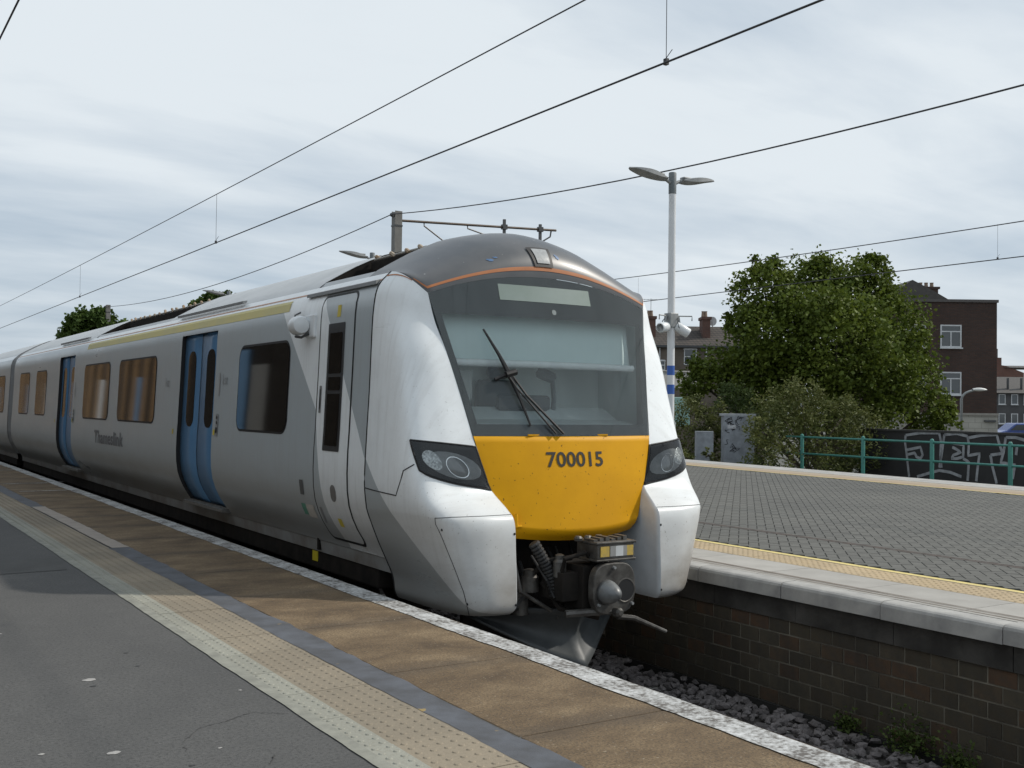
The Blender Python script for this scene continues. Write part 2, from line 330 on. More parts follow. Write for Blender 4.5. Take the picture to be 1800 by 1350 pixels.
def leaf_cloud(name, centers, size, m, parent, spread=0.35, kind=None, narrow=0.55, droop=0.3, tone=(0, 1)):
    """one mesh of small bent leaf faces round the given points"""
    C = np.asarray(centers); n = len(C)
    d = rng.normal(size=(n, 3)); d[:, 2] = d[:, 2] * 0.6 - droop; d /= np.linalg.norm(d, axis=1)[:, None]
    u = rng.normal(size=(n, 3)); u[:, 2] += 0.9; u -= (u * d).sum(1)[:, None] * d; u /= np.linalg.norm(u, axis=1)[:, None]; w = np.cross(d, u)
    L = size * (0.6 + 0.8 * rng.random(n))[:, None]; W = L * narrow
    a = C - d * L * 0.5; b = C + w * W * 0.5 + u * W * 0.12; c = C + d * L * 0.5; e = C - w * W * 0.5 + u * W * 0.12
    V = np.stack([a, b, c, e], 1).reshape(-1, 3); me = bpy.data.meshes.new(name)
    me.vertices.add(4 * n); me.vertices.foreach_set('co', V.ravel()); me.loops.add(4 * n); me.loops.foreach_set('vertex_index', np.arange(4 * n))
    me.polygons.add(n); me.polygons.foreach_set('loop_start', np.arange(n) * 4); me.polygons.foreach_set('loop_total', np.full(n, 4))
    at = me.attributes.new('tone', 'FLOAT', 'POINT'); tv = tone if isinstance(tone, np.ndarray) else tone[0] + (tone[1] - tone[0]) * rng.random(n); at.data.foreach_set('value', np.repeat(tv, 4))
    me.update(); me.validate(); return link(name, me, m, parent, kind=kind)

# ------------------------------------------------------------------ ground, embankment, trackbeds
XC = 4.94                      # centre line of the near track
RAIL = -0.915
g_ = MB(); g_.add([(-900, -900, -4.6), (1500, -900, -4.6), (1500, 1500, -4.6), (-900, 1500, -4.6)], [(0, 1, 2, 3)])
tag(g_.build('ground', mat('street_ground', (0.11, 0.105, 0.095), 0.9, (0.07, 0.075, 0.06), 0.2)), 'low ground of streets and gardens below the railway', 'ground', kind='structure')
e_ = MB(); e_.add([(-60, -80, -1.12), (26.2, -80, -1.12), (26.2, 260, -1.12), (-60, 260, -1.12), (-66, -80, -4.7), (32, -80, -4.7), (32, 260, -4.7), (-66, 260, -4.7)], [(0, 1, 2, 3), (1, 5, 6, 2), (0, 3, 7, 4), (0, 4, 5, 1), (2, 6, 7, 3)])
tag(e_.build('embankment', mat('embankment_earth', (0.075, 0.065, 0.05), 0.95, (0.05, 0.055, 0.03), 0.6, bump=0.5, bscale=8)), 'earth bank carrying the railway above the streets', 'embankment', kind='structure')
BALL = mat('ballast_stone', (0.20, 0.18, 0.178), 0.9, (0.075, 0.066, 0.064), 11, bump=0.4, bscale=30, coord='Object')
def trackbed(name, xc, label):
    b = MB(); b.box(xc - 1.46, xc + 1.46, -60, 240, -1.10, -1.045)
    o = b.build(name, mat('ballast_bed', (0.095, 0.085, 0.078), 0.95, (0.05, 0.045, 0.042), 18, bump=1.0, bscale=24)); tag(o, label, 'trackbed', kind='structure')
    prof = [(-0.07, 0), (0.07, 0), (0.07, 0.015), (0.012, 0.03), (0.012, 0.115), (0.036, 0.122), (0.036, 0.152), (-0.036, 0.152), (-0.036, 0.122), (-0.012, 0.115), (-0.012, 0.03), (-0.07, 0.015)]
    for sx_ in (-0.7525, 0.7525):
        r = MB(); r.prism([(xc + sx_ + a, -60, RAIL - 0.152 + h) for a, h in prof], (0, 300, 0)); r.build('rail', mat('rusty_rail', (0.13, 0.075, 0.045), 0.6, (0.08, 0.05, 0.035), 6, metal=0.3), o)
    sl = MB(); sl.box(xc - 1.25, xc + 1.25, -0.13, 0.13, -1.06, -1.03); me = sl.mesh('sleeper'); 
    for k in range(26): q = link('sleeper', me, CONC, o); q.location = (0, -4 + 0.65 * k, 0)
    return o
bed = trackbed('trackbed', XC, 'dark stony trackbed between the two platforms')
trackbed('trackbed_beyond', 22.6, 'trackbed on the far side of the island platform')
# loose ballast stones
ico = bmesh.new(); bmesh.ops.create_icosphere(ico, subdivisions=1, radius=1.0); iv = np.array([v.co[:] for v in ico.verts]); ifc = np.array([[v.index for v in f.verts] for f in ico.faces]); ico.free()
def stones(name, n, x0, x1, y0, y1, zf, parent):
    V, F = [], []
    for i in range(n):
        q = iv * (0.62 + 0.7 * rng.random((12, 1))); q = np.sign(q) * np.abs(q) ** 0.85
        ang = rng.random() * 6.28; ca, sa = math.cos(ang), math.sin(ang); q = q * np.array([1.25, 0.8, 0.62]) * (0.022 + 0.024 * rng.random())
        t = rng.random() * 1.2; q = np.stack([q[:, 0], q[:, 1] * math.cos(t) - q[:, 2] * math.sin(t), q[:, 1] * math.sin(t) + q[:, 2] * math.cos(t)], 1)
        q = np.stack([q[:, 0] * ca - q[:, 1] * sa, q[:, 0] * sa + q[:, 1] * ca, q[:, 2]], 1)
        x, y = x0 + (x1 - x0) * rng.random(), y0 + (y1 - y0) * rng.random(); V.append(q + np.array([x, y, zf(x, y) + rng.random() * 0.022])); F.append(ifc + 12 * i)
    me = bpy.data.meshes.new(name); me.from_pydata(np.concatenate(V).tolist(), [], np.concatenate(F).tolist()); me.update(); return link(name, me, BALL, parent, kind='stuff')
bedz = lambda x, y: -1.035 + 0.05 * math.exp(-((x - 5.75) / 0.5) ** 2)
stones('ballast', 4200, 3.55, 6.46, 2.2, 11.0, bedz, bed)

# ------------------------------------------------------------------ near platform (camera side)
np_ = MB(); np_.box(-14, 3.425, -40, 140, -1.1, -0.012)
near = np_.build('near_platform', ASPH); tag(near, 'near platform of grey asphalt beside the train', 'platform', kind='structure')
p_ = MB(); p_.add([(-14, -40, 0), (1.79, -40, 0), (1.79, 140, 0), (-14, 140, 0)], [(0, 1, 2, 3)]); p_.add([(2.285, -40, -0.002), (2.47, -40, -0.002), (2.47, 140, -0.002), (2.285, 140, -0.002)], [(0, 1, 2, 3)])
p_.build('asphalt_surface', ASPH, near)
def ragged(x0, x1, y0, y1, z, amp0, amp1, n, seed):
    r = random.Random(seed); a, b = MB(), []
    n = max(n, int(abs(y1 - y0) * 14)); ph = [r.uniform(0, 6.28) for _ in range(8)]
    def wob(y, k): return 0.38 * math.sin(1.7 * y + ph[k]) + 0.30 * math.sin(4.3 * y + ph[k + 1]) + 0.22 * math.sin(11.0 * y + ph[k + 2]) + r.uniform(-0.35, 0.35)
    L = [(x0 + amp0 * wob(y0 + (y1 - y0) * i / n, 0), y0 + (y1 - y0) * i / n) for i in range(n + 1)]; Rr = [(x1 + amp1 * wob(y0 + (y1 - y0) * i / n, 4), y0 + (y1 - y0) * i / n) for i in range(n + 1)]
    a.grid([[(x, y, z) for x, y in L], [(x, y, z) for x, y in Rr]]); return a
SEAL = mat('blue_grey_sealant', (0.105, 0.113, 0.130), 0.8, (0.068, 0.070, 0.076), 5, bump=0.3, bscale=120, speck=((0.30, 0.22, 0.09), 9, 0.70))
ragged(2.275, 2.45, -4, 10.45, 0.0050, 0.008, 0.022, 120, 3).build('sealant_band', SEAL, near)
ragged(2.275, 2.44, 15.0, 40, 0.0050, 0.008, 0.02, 60, 4).build('sealant_band', SEAL, near)
ragged(2.30, 2.455, 10.45, 15.0, 0.0065, 0.006, 0.012, 40, 5).build('pale_repair_strip', mat('pale_mortar', (0.36, 0.31, 0.265), 0.85, (0.28, 0.25, 0.22), 6), near)
# brown coping slabs
sl = MB(); sl.box(0, 0.965, 0, 1.212, -0.1, 0.002); sm = sl.mesh('coping_slab')
for k in range(-5, 36):
    o = link('coping_slab', sm, BROWN, near); o.location = (2.455, 4.95 + 1.22 * k - 0.004, 0.001 * random.uniform(-1, 1.5)); o.rotation_euler = (0, 0, random.uniform(-0.0015, 0.0015))
    md = o.modifiers.new('bevel', 'BEVEL'); md.width = 0.006; md.segments = 2
ragged(3.235, 3.405, -3, 70, 0.0058, 0.014, 0.006, 500, 6).build('edge_line', WWHITE, near)
nb = MB(); nb.box(3.30, 3.424, -40, 140, -0.12, -0.002); nb.build('platform_nosing', mat('dirty_nosing', (0.09, 0.08, 0.07), 0.9), near)
# blister paving
def tactile_mesh(name, w, d, rows, cols, h=0.0042, r=0.0155):
    b = MB(); b.box(0, w, 0, d, -0.05, 0.003)
    for i in range(rows):
        for j in range(cols):
            cx_, cy_ = (i + 0.5) * w / rows, (j + 0.5) * d / cols; k = len(b.v); n = 10
            for rr, hh in ((r, 0.003), (r * 0.68, 0.003 + h)):
                for q in range(n): b.v.append((cx_ + rr * math.cos(6.2832 * q / n), cy_ + rr * math.sin(6.2832 * q / n), hh))
            for q in range(n): b.f.append((k + q, k + (q + 1) % n, k + n + (q + 1) % n, k + n + q))
            b.f.append(tuple(k + n + q for q in range(n)))
    return b.mesh(name, fix=False)
TACN = m_tactile('buff_tactile_near', (0.285, 0.237, 0.172), (0.21, 0.182, 0.138), (0.285, 0.285, 0.242), 0.125)
tm = tactile_mesh('tactile_slab', 0.452, 0.446, 7, 7)
for k in range(-8, 80):
    o = link('tactile_slab', tm, TACN, near); o.location = (1.832, 3.0 + 0.45 * k, random.uniform(-0.0008, 0.0012)); o.rotation_euler = (random.uniform(-0.002, 0.002), random.uniform(-0.002, 0.002), random.uniform(-0.002, 0.002))
ragged(1.783, 1.842, -4, 60, 0.0045, 0.006, 0.001, 200, 8).build('pale_painted_line', mat('pale_line_paint', (0.285, 0.285, 0.242), 0.8, (0.20, 0.20, 0.172), 9, bump=0.3, bscale=120), near)
# trench repair, cross lines, gum and cracks in the asphalt
tr_ = MB(); tr_.add([(-6, 9.05, 0.003), (1.70, 9.28, 0.003), (1.76, 10.05, 0.003), (-6, 9.85, 0.003)], [(0, 1, 2, 3)]); tr_.build('trench_repair', mat('dark_asphalt', (0.062, 0.062, 0.06), 0.9, (0.085, 0.085, 0.082), 3, bump=0.6, bscale=100), near)
for y in (17.6, 19.3, 23.2):
    c_ = MB(); c_.add([(2.52, y, 0.0075), (3.2, y + 0.02, 0.0075), (3.2, y + 0.09, 0.0075), (2.52, y + 0.07, 0.0075)], [(0, 1, 2, 3)]); c_.build('cross_line', WWHITE, near)
gum = mat('trodden_gum', (0.40, 0.39, 0.37), 0.8, (0.3, 0.29, 0.28), 30)
for x, y, r in ((1.13, 5.55, 0.032), (0.98, 4.35, 0.026), (0.74, 4.47, 0.013), (0.62, 6.3, 0.012), (1.35, 4.2, 0.01), (1.7, 5.0, 0.010), (0.9, 6.9, 0.014)):
    b = MB(); n = 12; b.add([(x, y, 0.0045)] + [(x + r * random.uniform(0.75, 1.2) * math.cos(6.2832 * i / n), y + r * 0.8 * random.uniform(0.75, 1.2) * math.sin(6.2832 * i / n), 0.002) for i in range(n)], [(0, i + 1, (i + 1) % n + 1) for i in range(n)]); b.build('gum_spot', gum, near)
spot = mat('dark_stain', (0.035, 0.035, 0.036), 0.7)
for x, y, r in ((1.12, 5.42, 0.022), (1.42, 6.05, 0.017), (1.4, 5.72, 0.014), (1.2, 4.05, 0.018), (1.05, 4.1, 0.012), (1.62, 3.62, 0.02)):
    b = MB(); n = 10; b.add([(x, y, 0.003)] + [(x + r * random.uniform(0.5, 1.3) * math.cos(6.2832 * i / n), y + r * 0.6 * random.uniform(0.6, 1.2) * math.sin(6.2832 * i / n), 0.0015) for i in range(n)], [(0, i + 1, (i + 1) % n + 1) for i in range(n)]); b.build('stain_spot', spot, near)
def crack(pts, w, seed):
    r = random.Random(seed); P = []
    for (a, b_) in zip(pts[:-1], pts[1:]):
        for i in range(8): t = i / 8; P.append((a[0] + (b_[0] - a[0]) * t + r.uniform(-.008, .008), a[1] + (b_[1] - a[1]) * t + r.uniform(-.012, .012)))
    b = MB(); b.grid([[(x, y - w * r.uniform(.3, 1), 0.0025) for x, y in P], [(x, y + w * r.uniform(.3, 1), 0.0025) for x, y in P]]); b.build('crack', mat('crack_dark', (0.055, 0.055, 0.054), 0.95), near)
crack([(1.75, 4.52), (1.62, 4.62), (1.50, 4.55), (1.36, 4.50), (1.25, 4.35), (1.22, 4.2)], 0.0035, 1); crack([(1.5, 4.0), (1.44, 3.9)], 0.006, 2)

# ------------------------------------------------------------------ island platform (far side)
XE = 6.44
def xfar(y): return 19.0 + 0.11 * (y - 11.7)       # the far edge runs slightly askew
ib = MB(); ya, yb = -30, 110
ib.add([(6.56, ya, -0.012), (xfar(ya), ya, -0.012), (xfar(yb), yb, -0.012), (6.56, yb, -0.012), (6.56, ya, -1.1), (xfar(ya), ya, -1.1), (xfar(yb), yb, -1.1), (6.56, yb, -1.1)], [(0, 1, 2, 3), (4, 7, 6, 5), (0, 3, 7, 4), (1, 5, 6, 2), (0, 4, 5, 1), (3, 2, 6, 7)])
isl = ib.build('island_platform', mat('joint_sand', (0.07, 0.067, 0.062), 0.95)); tag(isl, 'wide block-paved platform across the track', 'platform', kind='structure')
# retaining wall of the platform: mortar backing, bricks, dark concrete course, coping
mw = MB(); mw.box(6.5255, 6.535, 2.55, 11.9, -0.998, -0.30); mw.build('mortar', mat('wall_mortar', (0.23, 0.21, 0.165), 0.95, (0.09, 0.08, 0.065), 2.5, bump=0.4), isl)
wf = MB(); wf.box(6.50, 6.55, -30, 110, -1.095, -1.0); wf.build('wall_foot_shadow', mat('foot_shadow_dark', (0.03, 0.028, 0.025), 0.95), isl)  # dark strip that paints in the shadow gap below the bricks
wb = MB(); wb.box(6.532, 6.552, -30, 110, -1.09, -0.13); wb.build('wall_backing', m_brick('far_platform_brick', ((0.085, 0.062, 0.042), (0.06, 0.055, 0.045)), (0.15, 0.14, 0.12), 0.216, 0.1155, axis='yz'), isl)
m, t, p = base('wall_brick'); oi = t.new('ShaderNodeObjectInfo'); tcb = t.new('ShaderNodeTexCoord')
cb_ = t.ramp(oi.outputs['Random'], (0.0, (0.060, 0.046, 0.029)), (0.35, (0.080, 0.064, 0.040)), (0.60, (0.092, 0.076, 0.050)), (0.78, (0.098, 0.058, 0.031)), (1.0, (0.110, 0.060, 0.032)))
gb2 = t.new('ShaderNodeNewGeometry'); cb_ = t.mix(t.ramp(t.noise(1.7, 6, 0.65, t.scale(gb2.outputs['Position'], (1, 2.6, 0.7))), (0.45, (0, 0, 0)), (0.68, (0.75, 0.75, 0.75))), cb_, (0.028, 0.026, 0.022, 1)); cb_ = t.mix(t.ramp(t.noise(14, 6, 0.65, tcb.outputs['Object']), (0.3, (0, 0, 0)), (0.75, (0.7, 0.7, 0.7))), cb_, (0.05, 0.046, 0.038, 1)); t.l.new(cb_, p.inputs['Base Color']); p.inputs['Roughness'].default_value = 0.9
bp = t.new('ShaderNodeBump'); bp.inputs['Strength'].default_value = 0.5; bp.inputs['Distance'].default_value = 0.004; t.l.new(t.noise(45, 5, 0.7, tcb.outputs['Object']), bp.inputs['Height']); t.l.new(bp.outputs[0], p.inputs['Normal']); WB = m
bk = MB(); bk.box(0, 0.03, 0.007, 0.209, 0.007, 0.1085); bkm = bk.mesh('brick'); bkh = MB().box(0, 0.03, 0.0055, 0.1025, 0.005, 0.110).mesh('brick')
nb_ = 0
for r_ in range(6):
    for k in range(46):
        y = 2.65 + 0.216 * k + (0.108 if r_ % 2 else 0.0)
        if y > 11.5 or nb_ > 295: continue
        o = link('brick', bkm, WB, isl); o.location = (6.5195 + random.uniform(-0.002, 0.002), y + random.uniform(-0.002, 0.002), -1.0 + 0.1155 * r_); nb_ += 1
cc = MB()
for k in range(-4, 24): cc.box(6.500 + random.uniform(0, 0.006), 6.55, 0.4 + 0.92 * k, 0.4 + 0.92 * k + 0.914, -0.305, -0.128)
cc.build('concrete_course', mat('black_stained_concrete', (0.032, 0.03, 0.027), 0.9, (0.085, 0.08, 0.072), 2.6, bump=0.4, coord='Object'), isl)
cp = MB(); prof = [(0.0, -0.125), (0.0, -0.03), (0.008, -0.012), (0.025, -0.002), (0.05, 0.002), (0.17, 0.002), (0.17, -0.125)]
cp.prism([(a, 0, h) for a, h in prof], (0, 0.945, 0)); cpm = cp.mesh('coping_stone')
COPE = mat('coping_concrete', (0.42, 0.41, 0.385), 0.8, (0.27, 0.265, 0.255), 4, bump=0.4, bscale=60, rand=0.05)
for k in range(-6, 34):
    o = link('coping_stone', cpm, COPE, isl); o.location = (XE + random.uniform(-0.004, 0.004), 4.11 + 0.953 * k + 0.004, random.uniform(-0.003, 0.002))
PSL = mat('pale_paving_slab', (0.375, 0.36, 0.33), 0.85, (0.31, 0.295, 0.27), 3, bump=0.3, bscale=90, rand=0.05)
psm = MB().box(0, 0.662, 0, 0.945, -0.05, 0.002).mesh('edge_slab')
for k in range(-6, 34): o = link('edge_slab', psm, PSL, isl); o.location = (6.614, 4.55 + 0.953 * k, random.uniform(-0.0015, 0.0015))
for x in (6.665, 6.725, 6.76):
    ragged(x, x + 0.012, -10, 40, 0.006, 0.003, 0.003, 160, int(x * 100)).build('worn_groove_line', mat('brown_line', (0.16, 0.12, 0.09), 0.9), isl)
TACF = m_tactile('buff_tactile_far', (0.44, 0.335, 0.20), (0.38, 0.30, 0.195), None, 0)
tm2 = tactile_mesh('tactile_slab', 0.396, 0.396, 6, 6)
for k in range(-10, 70): o = link('tactile_slab', tm2, TACF, isl); o.location = (7.282, 2.0 + 0.4 * k, random.uniform(-0.001, 0.001))
YL = mat('yellow_line_paint', (0.68, 0.55, 0.20), 0.7, (0.58, 0.47, 0.19), 8)
ragged(7.682, 7.762, -10, 60, 0.007, 0.003, 0.003, 120, 21).build('yellow_line', YL, isl)
# herringbone block paving: the nearest 300 blocks are single pieces, the rest one part
PAV = mat('grey_block_paver', (0.116, 0.114, 0.102), 0.85, (0.087, 0.086, 0.078), 2.0, bump=0.35, bscale=120, rand=0.06, coord='Object')
m, t, p = base('grey_block_paving'); g2 = t.new('ShaderNodeNewGeometry'); cpv = t.mix(t.ramp(t.noise(0.6, 6, 0.6, g2.outputs['Position']), (0.3, (0, 0, 0)), (0.7, (1, 1, 1))), (0.120, 0.118, 0.105, 1), (0.089, 0.088, 0.080, 1))
hs = t.new('ShaderNodeHueSaturation'); t.l.new(t.math('MULTIPLY_ADD', g2.outputs['Random Per Island'], 0.13, 0.935), hs.inputs['Value']); t.l.new(cpv, hs.inputs['Color']); t.l.new(hs.outputs[0], p.inputs['Base Color']); p.inputs['Roughness'].default_value = 0.85; PAVS = m
def paver_geo(lx, ly, c=0.0025, h=0.006, gap=0.003):
    x0, x1, y0, y1 = gap, lx - gap, gap, ly - gap
    return [(x0, y0, -h), (x1, y0, -h), (x1, y1, -h), (x0, y1, -h), (x0 + c, y0 + c, 0.001), (x1 - c, y0 + c, 0.001), (x1 - c, y1 - c, 0.001), (x0 + c, y1 - c, 0.001)], [(4, 5, 6, 7), (0, 1, 5, 4), (1, 2, 6, 5), (2, 3, 7, 6), (3, 0, 4, 7)]
U = 0.1025
pg = {False: paver_geo(2 * U, U), True: paver_geo(U, 2 * U)}; pmesh = {}
for k_, (v_, f_) in pg.items(): b = MB(); b.add(v_, f_); b.box(0.004, (U if k_ else 2 * U) - 0.004, 0.004, (2 * U if k_ else U) - 0.004, -0.01, -0.0061); pmesh[k_] = b.mesh('paver', fix=False)
blocks = []; c45 = math.sqrt(0.5)
for i in range(-60, 420):
    for j in range(-260, 160):
        k = (i - j) % 4
        if k not in (0, 3): continue
        a, b = i * U, j * U; x, y = 6.0 + (a - b) * c45, 2.0 + (a + b) * c45
        cxm, cym = x + c45 * (U if k == 0 else U * 0.5) - c45 * (U * 0.5 if k == 0 else U), y + c45 * 1.5 * U
        if not (7.79 < cxm < xfar(cym) - 1.87 and 2.6 < cym < 34): continue
        if 8.945 < cxm < 9.035: continue
        r = cam.matrix_world.inverted() @ Vector((cxm, cym, 0)); sx_ = r.x / -r.z
        if sx_ > 0.85 or sx_ < -0.4: continue
        blocks.append((not (0.16 < sx_ < 0.475), -r.z, x, y, k == 3))
blocks.sort()
for off_, d_, x, y, vert in blocks[:300]:
    o = link('paver', pmesh[vert], PAV, isl); o.location = (x, y, random.uniform(-0.0012, 0.0012)); o.rotation_euler = (0, 0, math.pi / 4)
V, F = [], []
for off_, d_, x, y, vert in blocks[300:]:
    v_, f_ = pg[vert]; k = len(V); dz = random.uniform(-0.0012, 0.0012)
    V += [(x + (p_[0] - p_[1]) * c45, y + (p_[0] + p_[1]) * c45, p_[2] + dz) for p_ in v_]; F += [tuple(q + k for q in f) for f in f_]
me = bpy.data.meshes.new('block_paving'); me.from_pydata(V, [], F); me.update(); link('block_paving', me, PAVS, isl, kind='stuff')
dc = MB(); dc.box(8.935, 8.962, -10, 40, -0.02, 0.0045); dc.box(8.978, 8.992, -10, 40, -0.02, 0.003); dc.box(9.008, 9.035, -10, 40, -0.02, 0.0045); dc.build('drain_channel', mat('rusty_drain', (0.13, 0.10, 0.085), 0.8, (0.09, 0.08, 0.072), 8), isl)
# far edge: yellow line, tactile strip, pale coping, following the skewed edge
def farstrip(name, o0, o1, z, m_, y0=-10, y1=60):
    b = MB(); b.grid([[(xfar(y) + o0, y, z) for y in (y0, y1)], [(xfar(y) + o1, y, z) for y in (y0, y1)]]); return b.build(name, m_, isl)
farstrip('yellow_line', -1.84, -1.77, 0.004, YL); farstrip('tactile_strip', -1.77, -1.30, 0.003, mat('far_buff', (0.36, 0.27, 0.175), 0.85, (0.31, 0.24, 0.17), 3)); farstrip('tactile_strip', -1.30, -0.9, 0.003, mat('far_buff2', (0.33, 0.27, 0.20), 0.85, (0.36, 0.30, 0.23), 3))
fcp = MB().box(0, 0.9, 0, 0.945, -0.12, 0.006).mesh('coping_stone')
for k in range(0, 36): o = link('coping_stone', fcp, COPE, isl); y = 4.2 + 0.956 * k; o.location = (xfar(y) - 0.9, y, 0); o.rotation_euler = (0, 0, -math.atan(0.11))

# ------------------------------------------------------------------ the train
YN = 7.587                      # seam between the cab nose and the body side
train = root('commuter_train', (XC, 6.6, RAIL)); tag(train, 'light grey and white electric train with yellow front and blue doors', 'train')
PROF = [(-0.13, 1.115), (0.0, 1.135), (0.10, 1.155), (0.19, 1.185), (0.28, 1.245), (0.37, 1.302), (0.46, 1.345), (0.56, 1.378), (0.68, 1.396), (0.82, 1.401), (1.0, 1.397), (1.15, 1.388), (1.4, 1.378), (1.65, 1.367), (1.9, 1.358), (2.1, 1.35), (2.2, 1.34), (2.3, 1.31), (2.36, 1.265), (2.42, 1.20)]
PZ, PW = [a for a, b in PROF], [b for a, b in PROF]
def wz(z): return float(np.interp(z, PZ, PW))
ARCH = [(1.20, 2.42), (1.13, 2.478), (1.05, 2.525), (0.95, 2.583), (0.84, 2.645), (0.70, 2.713), (0.55, 2.78), (0.40, 2.823), (0.25, 2.855), (0.12, 2.874), (0.0, 2.88)]
def side_grid(y0, y1, z0, z1, off=0.0, ny=2, sgn=-1, nz=None):
    zs = sorted(set([z0, z1] + [z for z in PZ if z0 < z < z1]))
    if nz: zs = sorted(set(zs + list(np.linspace(z0, z1, nz))))
    return [[(XC + sgn * (wz(z) + off), y, z) for y in np.linspace(y0, y1, ny)] for z in zs]
DOORS = [(11.50, 12.86), (19.30, 20.66)]; DZ0, DZ1 = 0.235, 2.165
WELLS = [(8.0, 9.05), (14.0, 18.4)]
def car_body(y0, y1, doors, wells, first):
    b = MB()
    for sgn in (-1, 1):
        ys = sorted([y0, y1] + [q for d in doors for q in d])
        for a, c in zip(ys[:-1], ys[1:]):
            isd = any(abs(a - d[0]) < 1e-6 for d in doors)
            if isd:
                b.grid(side_grid(a, c, 0.165, DZ0, sgn=sgn)); b.grid(side_grid(a, c, DZ1, 2.42, sgn=sgn))
            else: b.grid(side_grid(a, c, 0.165, 2.42, sgn=sgn))
    o = b.build('body_side', BODY, train, smooth=True)
    yr = sorted([y0 if not first else 8.0 - 1e-4, y1] + [q for w in wells for q in w])
    prev = yr[0]
    for a, c in zip(yr[:-1], yr[1:]):
        if any(abs(a - w[0]) < 1e-6 for w in wells): continue
        if c - a < 0.01: continue
        prof = [(-w, z) for w, z in ARCH] + [(w, z) for w, z in ARCH[::-1][1:]]
        r = MB(); r.grid([[(XC + w, y, z) for w, z in prof] for y in (a, c)]); n = len(prof)
        for y in (a, c): q = MB(); q.add([(XC + w, y + (0.002 if y == a else -0.002), z - 0.004) for w, z in prof], [tuple(range(n))]); q.build('roof_end_panel', UNDER, train)
        r.build('roof', mat('pale_roof_paint', (0.47, 0.49, 0.50), 0.4, (0.40, 0.42, 0.43), 2.5, coord='Object'), train, auto=True)
    for a, c in wells:
        q = MB(); q.box(XC - 1.19, XC + 1.19, a, c, 2.36, 2.405); q.build('roof_well_floor', UNDER, train)
        for s_ in (-1, 1):
            w_ = MB(); w_.grid([[(XC + s_ * 1.205, y, 2.40) for y in (a, c)], [(XC + s_ * 1.135, y, 2.472) for y in (a, c)], [(XC + s_ * 1.10, y, 2.40) for y in (a, c)]]); w_.build('roof_well_edge', mat('pale_roof_paint', (0.47, 0.49, 0.50)), train)
        k = MB(); k.box(XC - 0.70, XC + 0.70, a + 0.02, c - 0.02, 2.405, 2.70); k.build('roof_equipment', UNDER, train, bevel=0.01)
        # insulated bus rail with tan insulators along the well
        rl = MB(); rl.tube([(XC - 0.66, a + 0.02, 2.722), (XC - 0.66, c - 0.02, 2.722)], 0.012); rl.build('roof_rail', mat('pale_rail', (0.42, 0.41, 0.38), 0.6), train)
        n = 4 if c - a < 2 else 15
        for i in range(n):
            y = a + 0.06 + (c - a - 0.12) * i / (n - 1); y += random.uniform(-0.05, 0.05); ins = MB(); ins.tube([(XC - 0.66 + random.uniform(-0.02, 0.02), y - 0.05, 2.702), (XC - 0.66, y + 0.05, 2.735 + random.uniform(0, 0.02))], 0.02, 6); ins.build('insulator', mat('tan_insulator', (0.26, 0.16, 0.08), 0.6, (0.36, 0.30, 0.22), 9), train)
    # sole band, dark underframe and equipment below the floor
    sb = MB()
    for s_ in (-1, 1): sb.grid([[(XC + s_ * w, y, z) for y in (y0, y1)] for z, w in ((0.165, 1.178), (0.158, 1.165), (0.05, 1.15))])
    sb.build('sole_band', mat('sole_bar_paint', (0.30, 0.31, 0.31), 0.45, (0.18, 0.165, 0.145), 2.5), train)
    u = MB(); u.box(XC - 1.135, XC + 1.135, y0 + 0.3, y1 - 0.05, -0.12, 0.06); u.build('underframe', UNDER, train, bevel=0.02)
    u = MB()
    for a, c in ((y0 + 4.4, y0 + 6.1), (y0 + 6.4, y0 + 8.8), (y0 + 9.1, y0 + 11.2)): u.box(XC - 1.10, XC + 1.10, a, c, -0.62, -0.121)
    u.build('underfloor_equipment', UNDER, train, bevel=0.02)
    fb = MB(); fb.box(XC - 1.10, XC + 1.10, y0, y0 + 0.04, 0.07, 2.40) if not first else fb.box(XC - 1.18, XC + 1.18, 9.0, 9.04, 0.07, 2.40); fb.box(XC - 1.18, XC + 1.18, y1 - 0.05, y1 - 0.01, 0.07, 2.40); fb.box(XC - 1.13, XC + 1.13, y0 + 1.6, y1 - 0.06, 0.061, 0.10); fb.build('bulkhead', UNDER, train)
    for yc in (y0 + 2.6, y1 - 2.6):
        f = MB()
        for s_ in (-1, 1): f.box(XC + s_ * 0.98 - 0.06, XC + s_ * 0.98 + 0.06, yc - 1.6, yc + 1.6, -0.56, -0.36)
        f.box(XC - 0.9, XC + 0.9, yc - 0.25, yc + 0.25, -0.5, -0.3); bg = f.build('bogie_frame', UNDER, train, bevel=0.02)
        for dy in (-1.1, 1.1):
            ws = MB(); ws.lathe([(0.07, -0.98), (0.07, 0.98)], (XC, yc + dy, RAIL + 0.41), 12, 'x')
            for s_ in (-1, 1): ws.lathe([(0.30, s_ * 0.7525 - 0.06), (0.41, s_ * 0.7525 - 0.05), (0.41, s_ * 0.7525 + 0.05), (0.30, s_ * 0.7525 + 0.06)], (XC, yc + dy, RAIL + 0.41), 24, 'x')
            ws.build('wheelset', STEEL, bg)
    return o
def pane(y0, y1, z0, z1, off, r=0.09, sgn=-1, n=6):
    """flush pane with rounded corners that follows the body profile"""
    zs = [z0 + r * (1 - math.cos(math.pi / 2 * i / n)) for i in range(n + 1)] + [z1 - r * (1 - math.cos(math.pi / 2 * i / n)) for i in range(n + 1)] + [z for z in PZ if z0 < z < z1]
    def inset(z):
        d = max(z0 + r - z, z - (z1 - r), 0.0); return r - math.sqrt(max(r * r - d * d, 0.0))
    b = MB(); b.grid([[(XC + sgn * (wz(z) + off), y, z) for y in (y0 + inset(z), y1 - inset(z))] for z in sorted(set(round(z, 5) for z in zs))]); return b
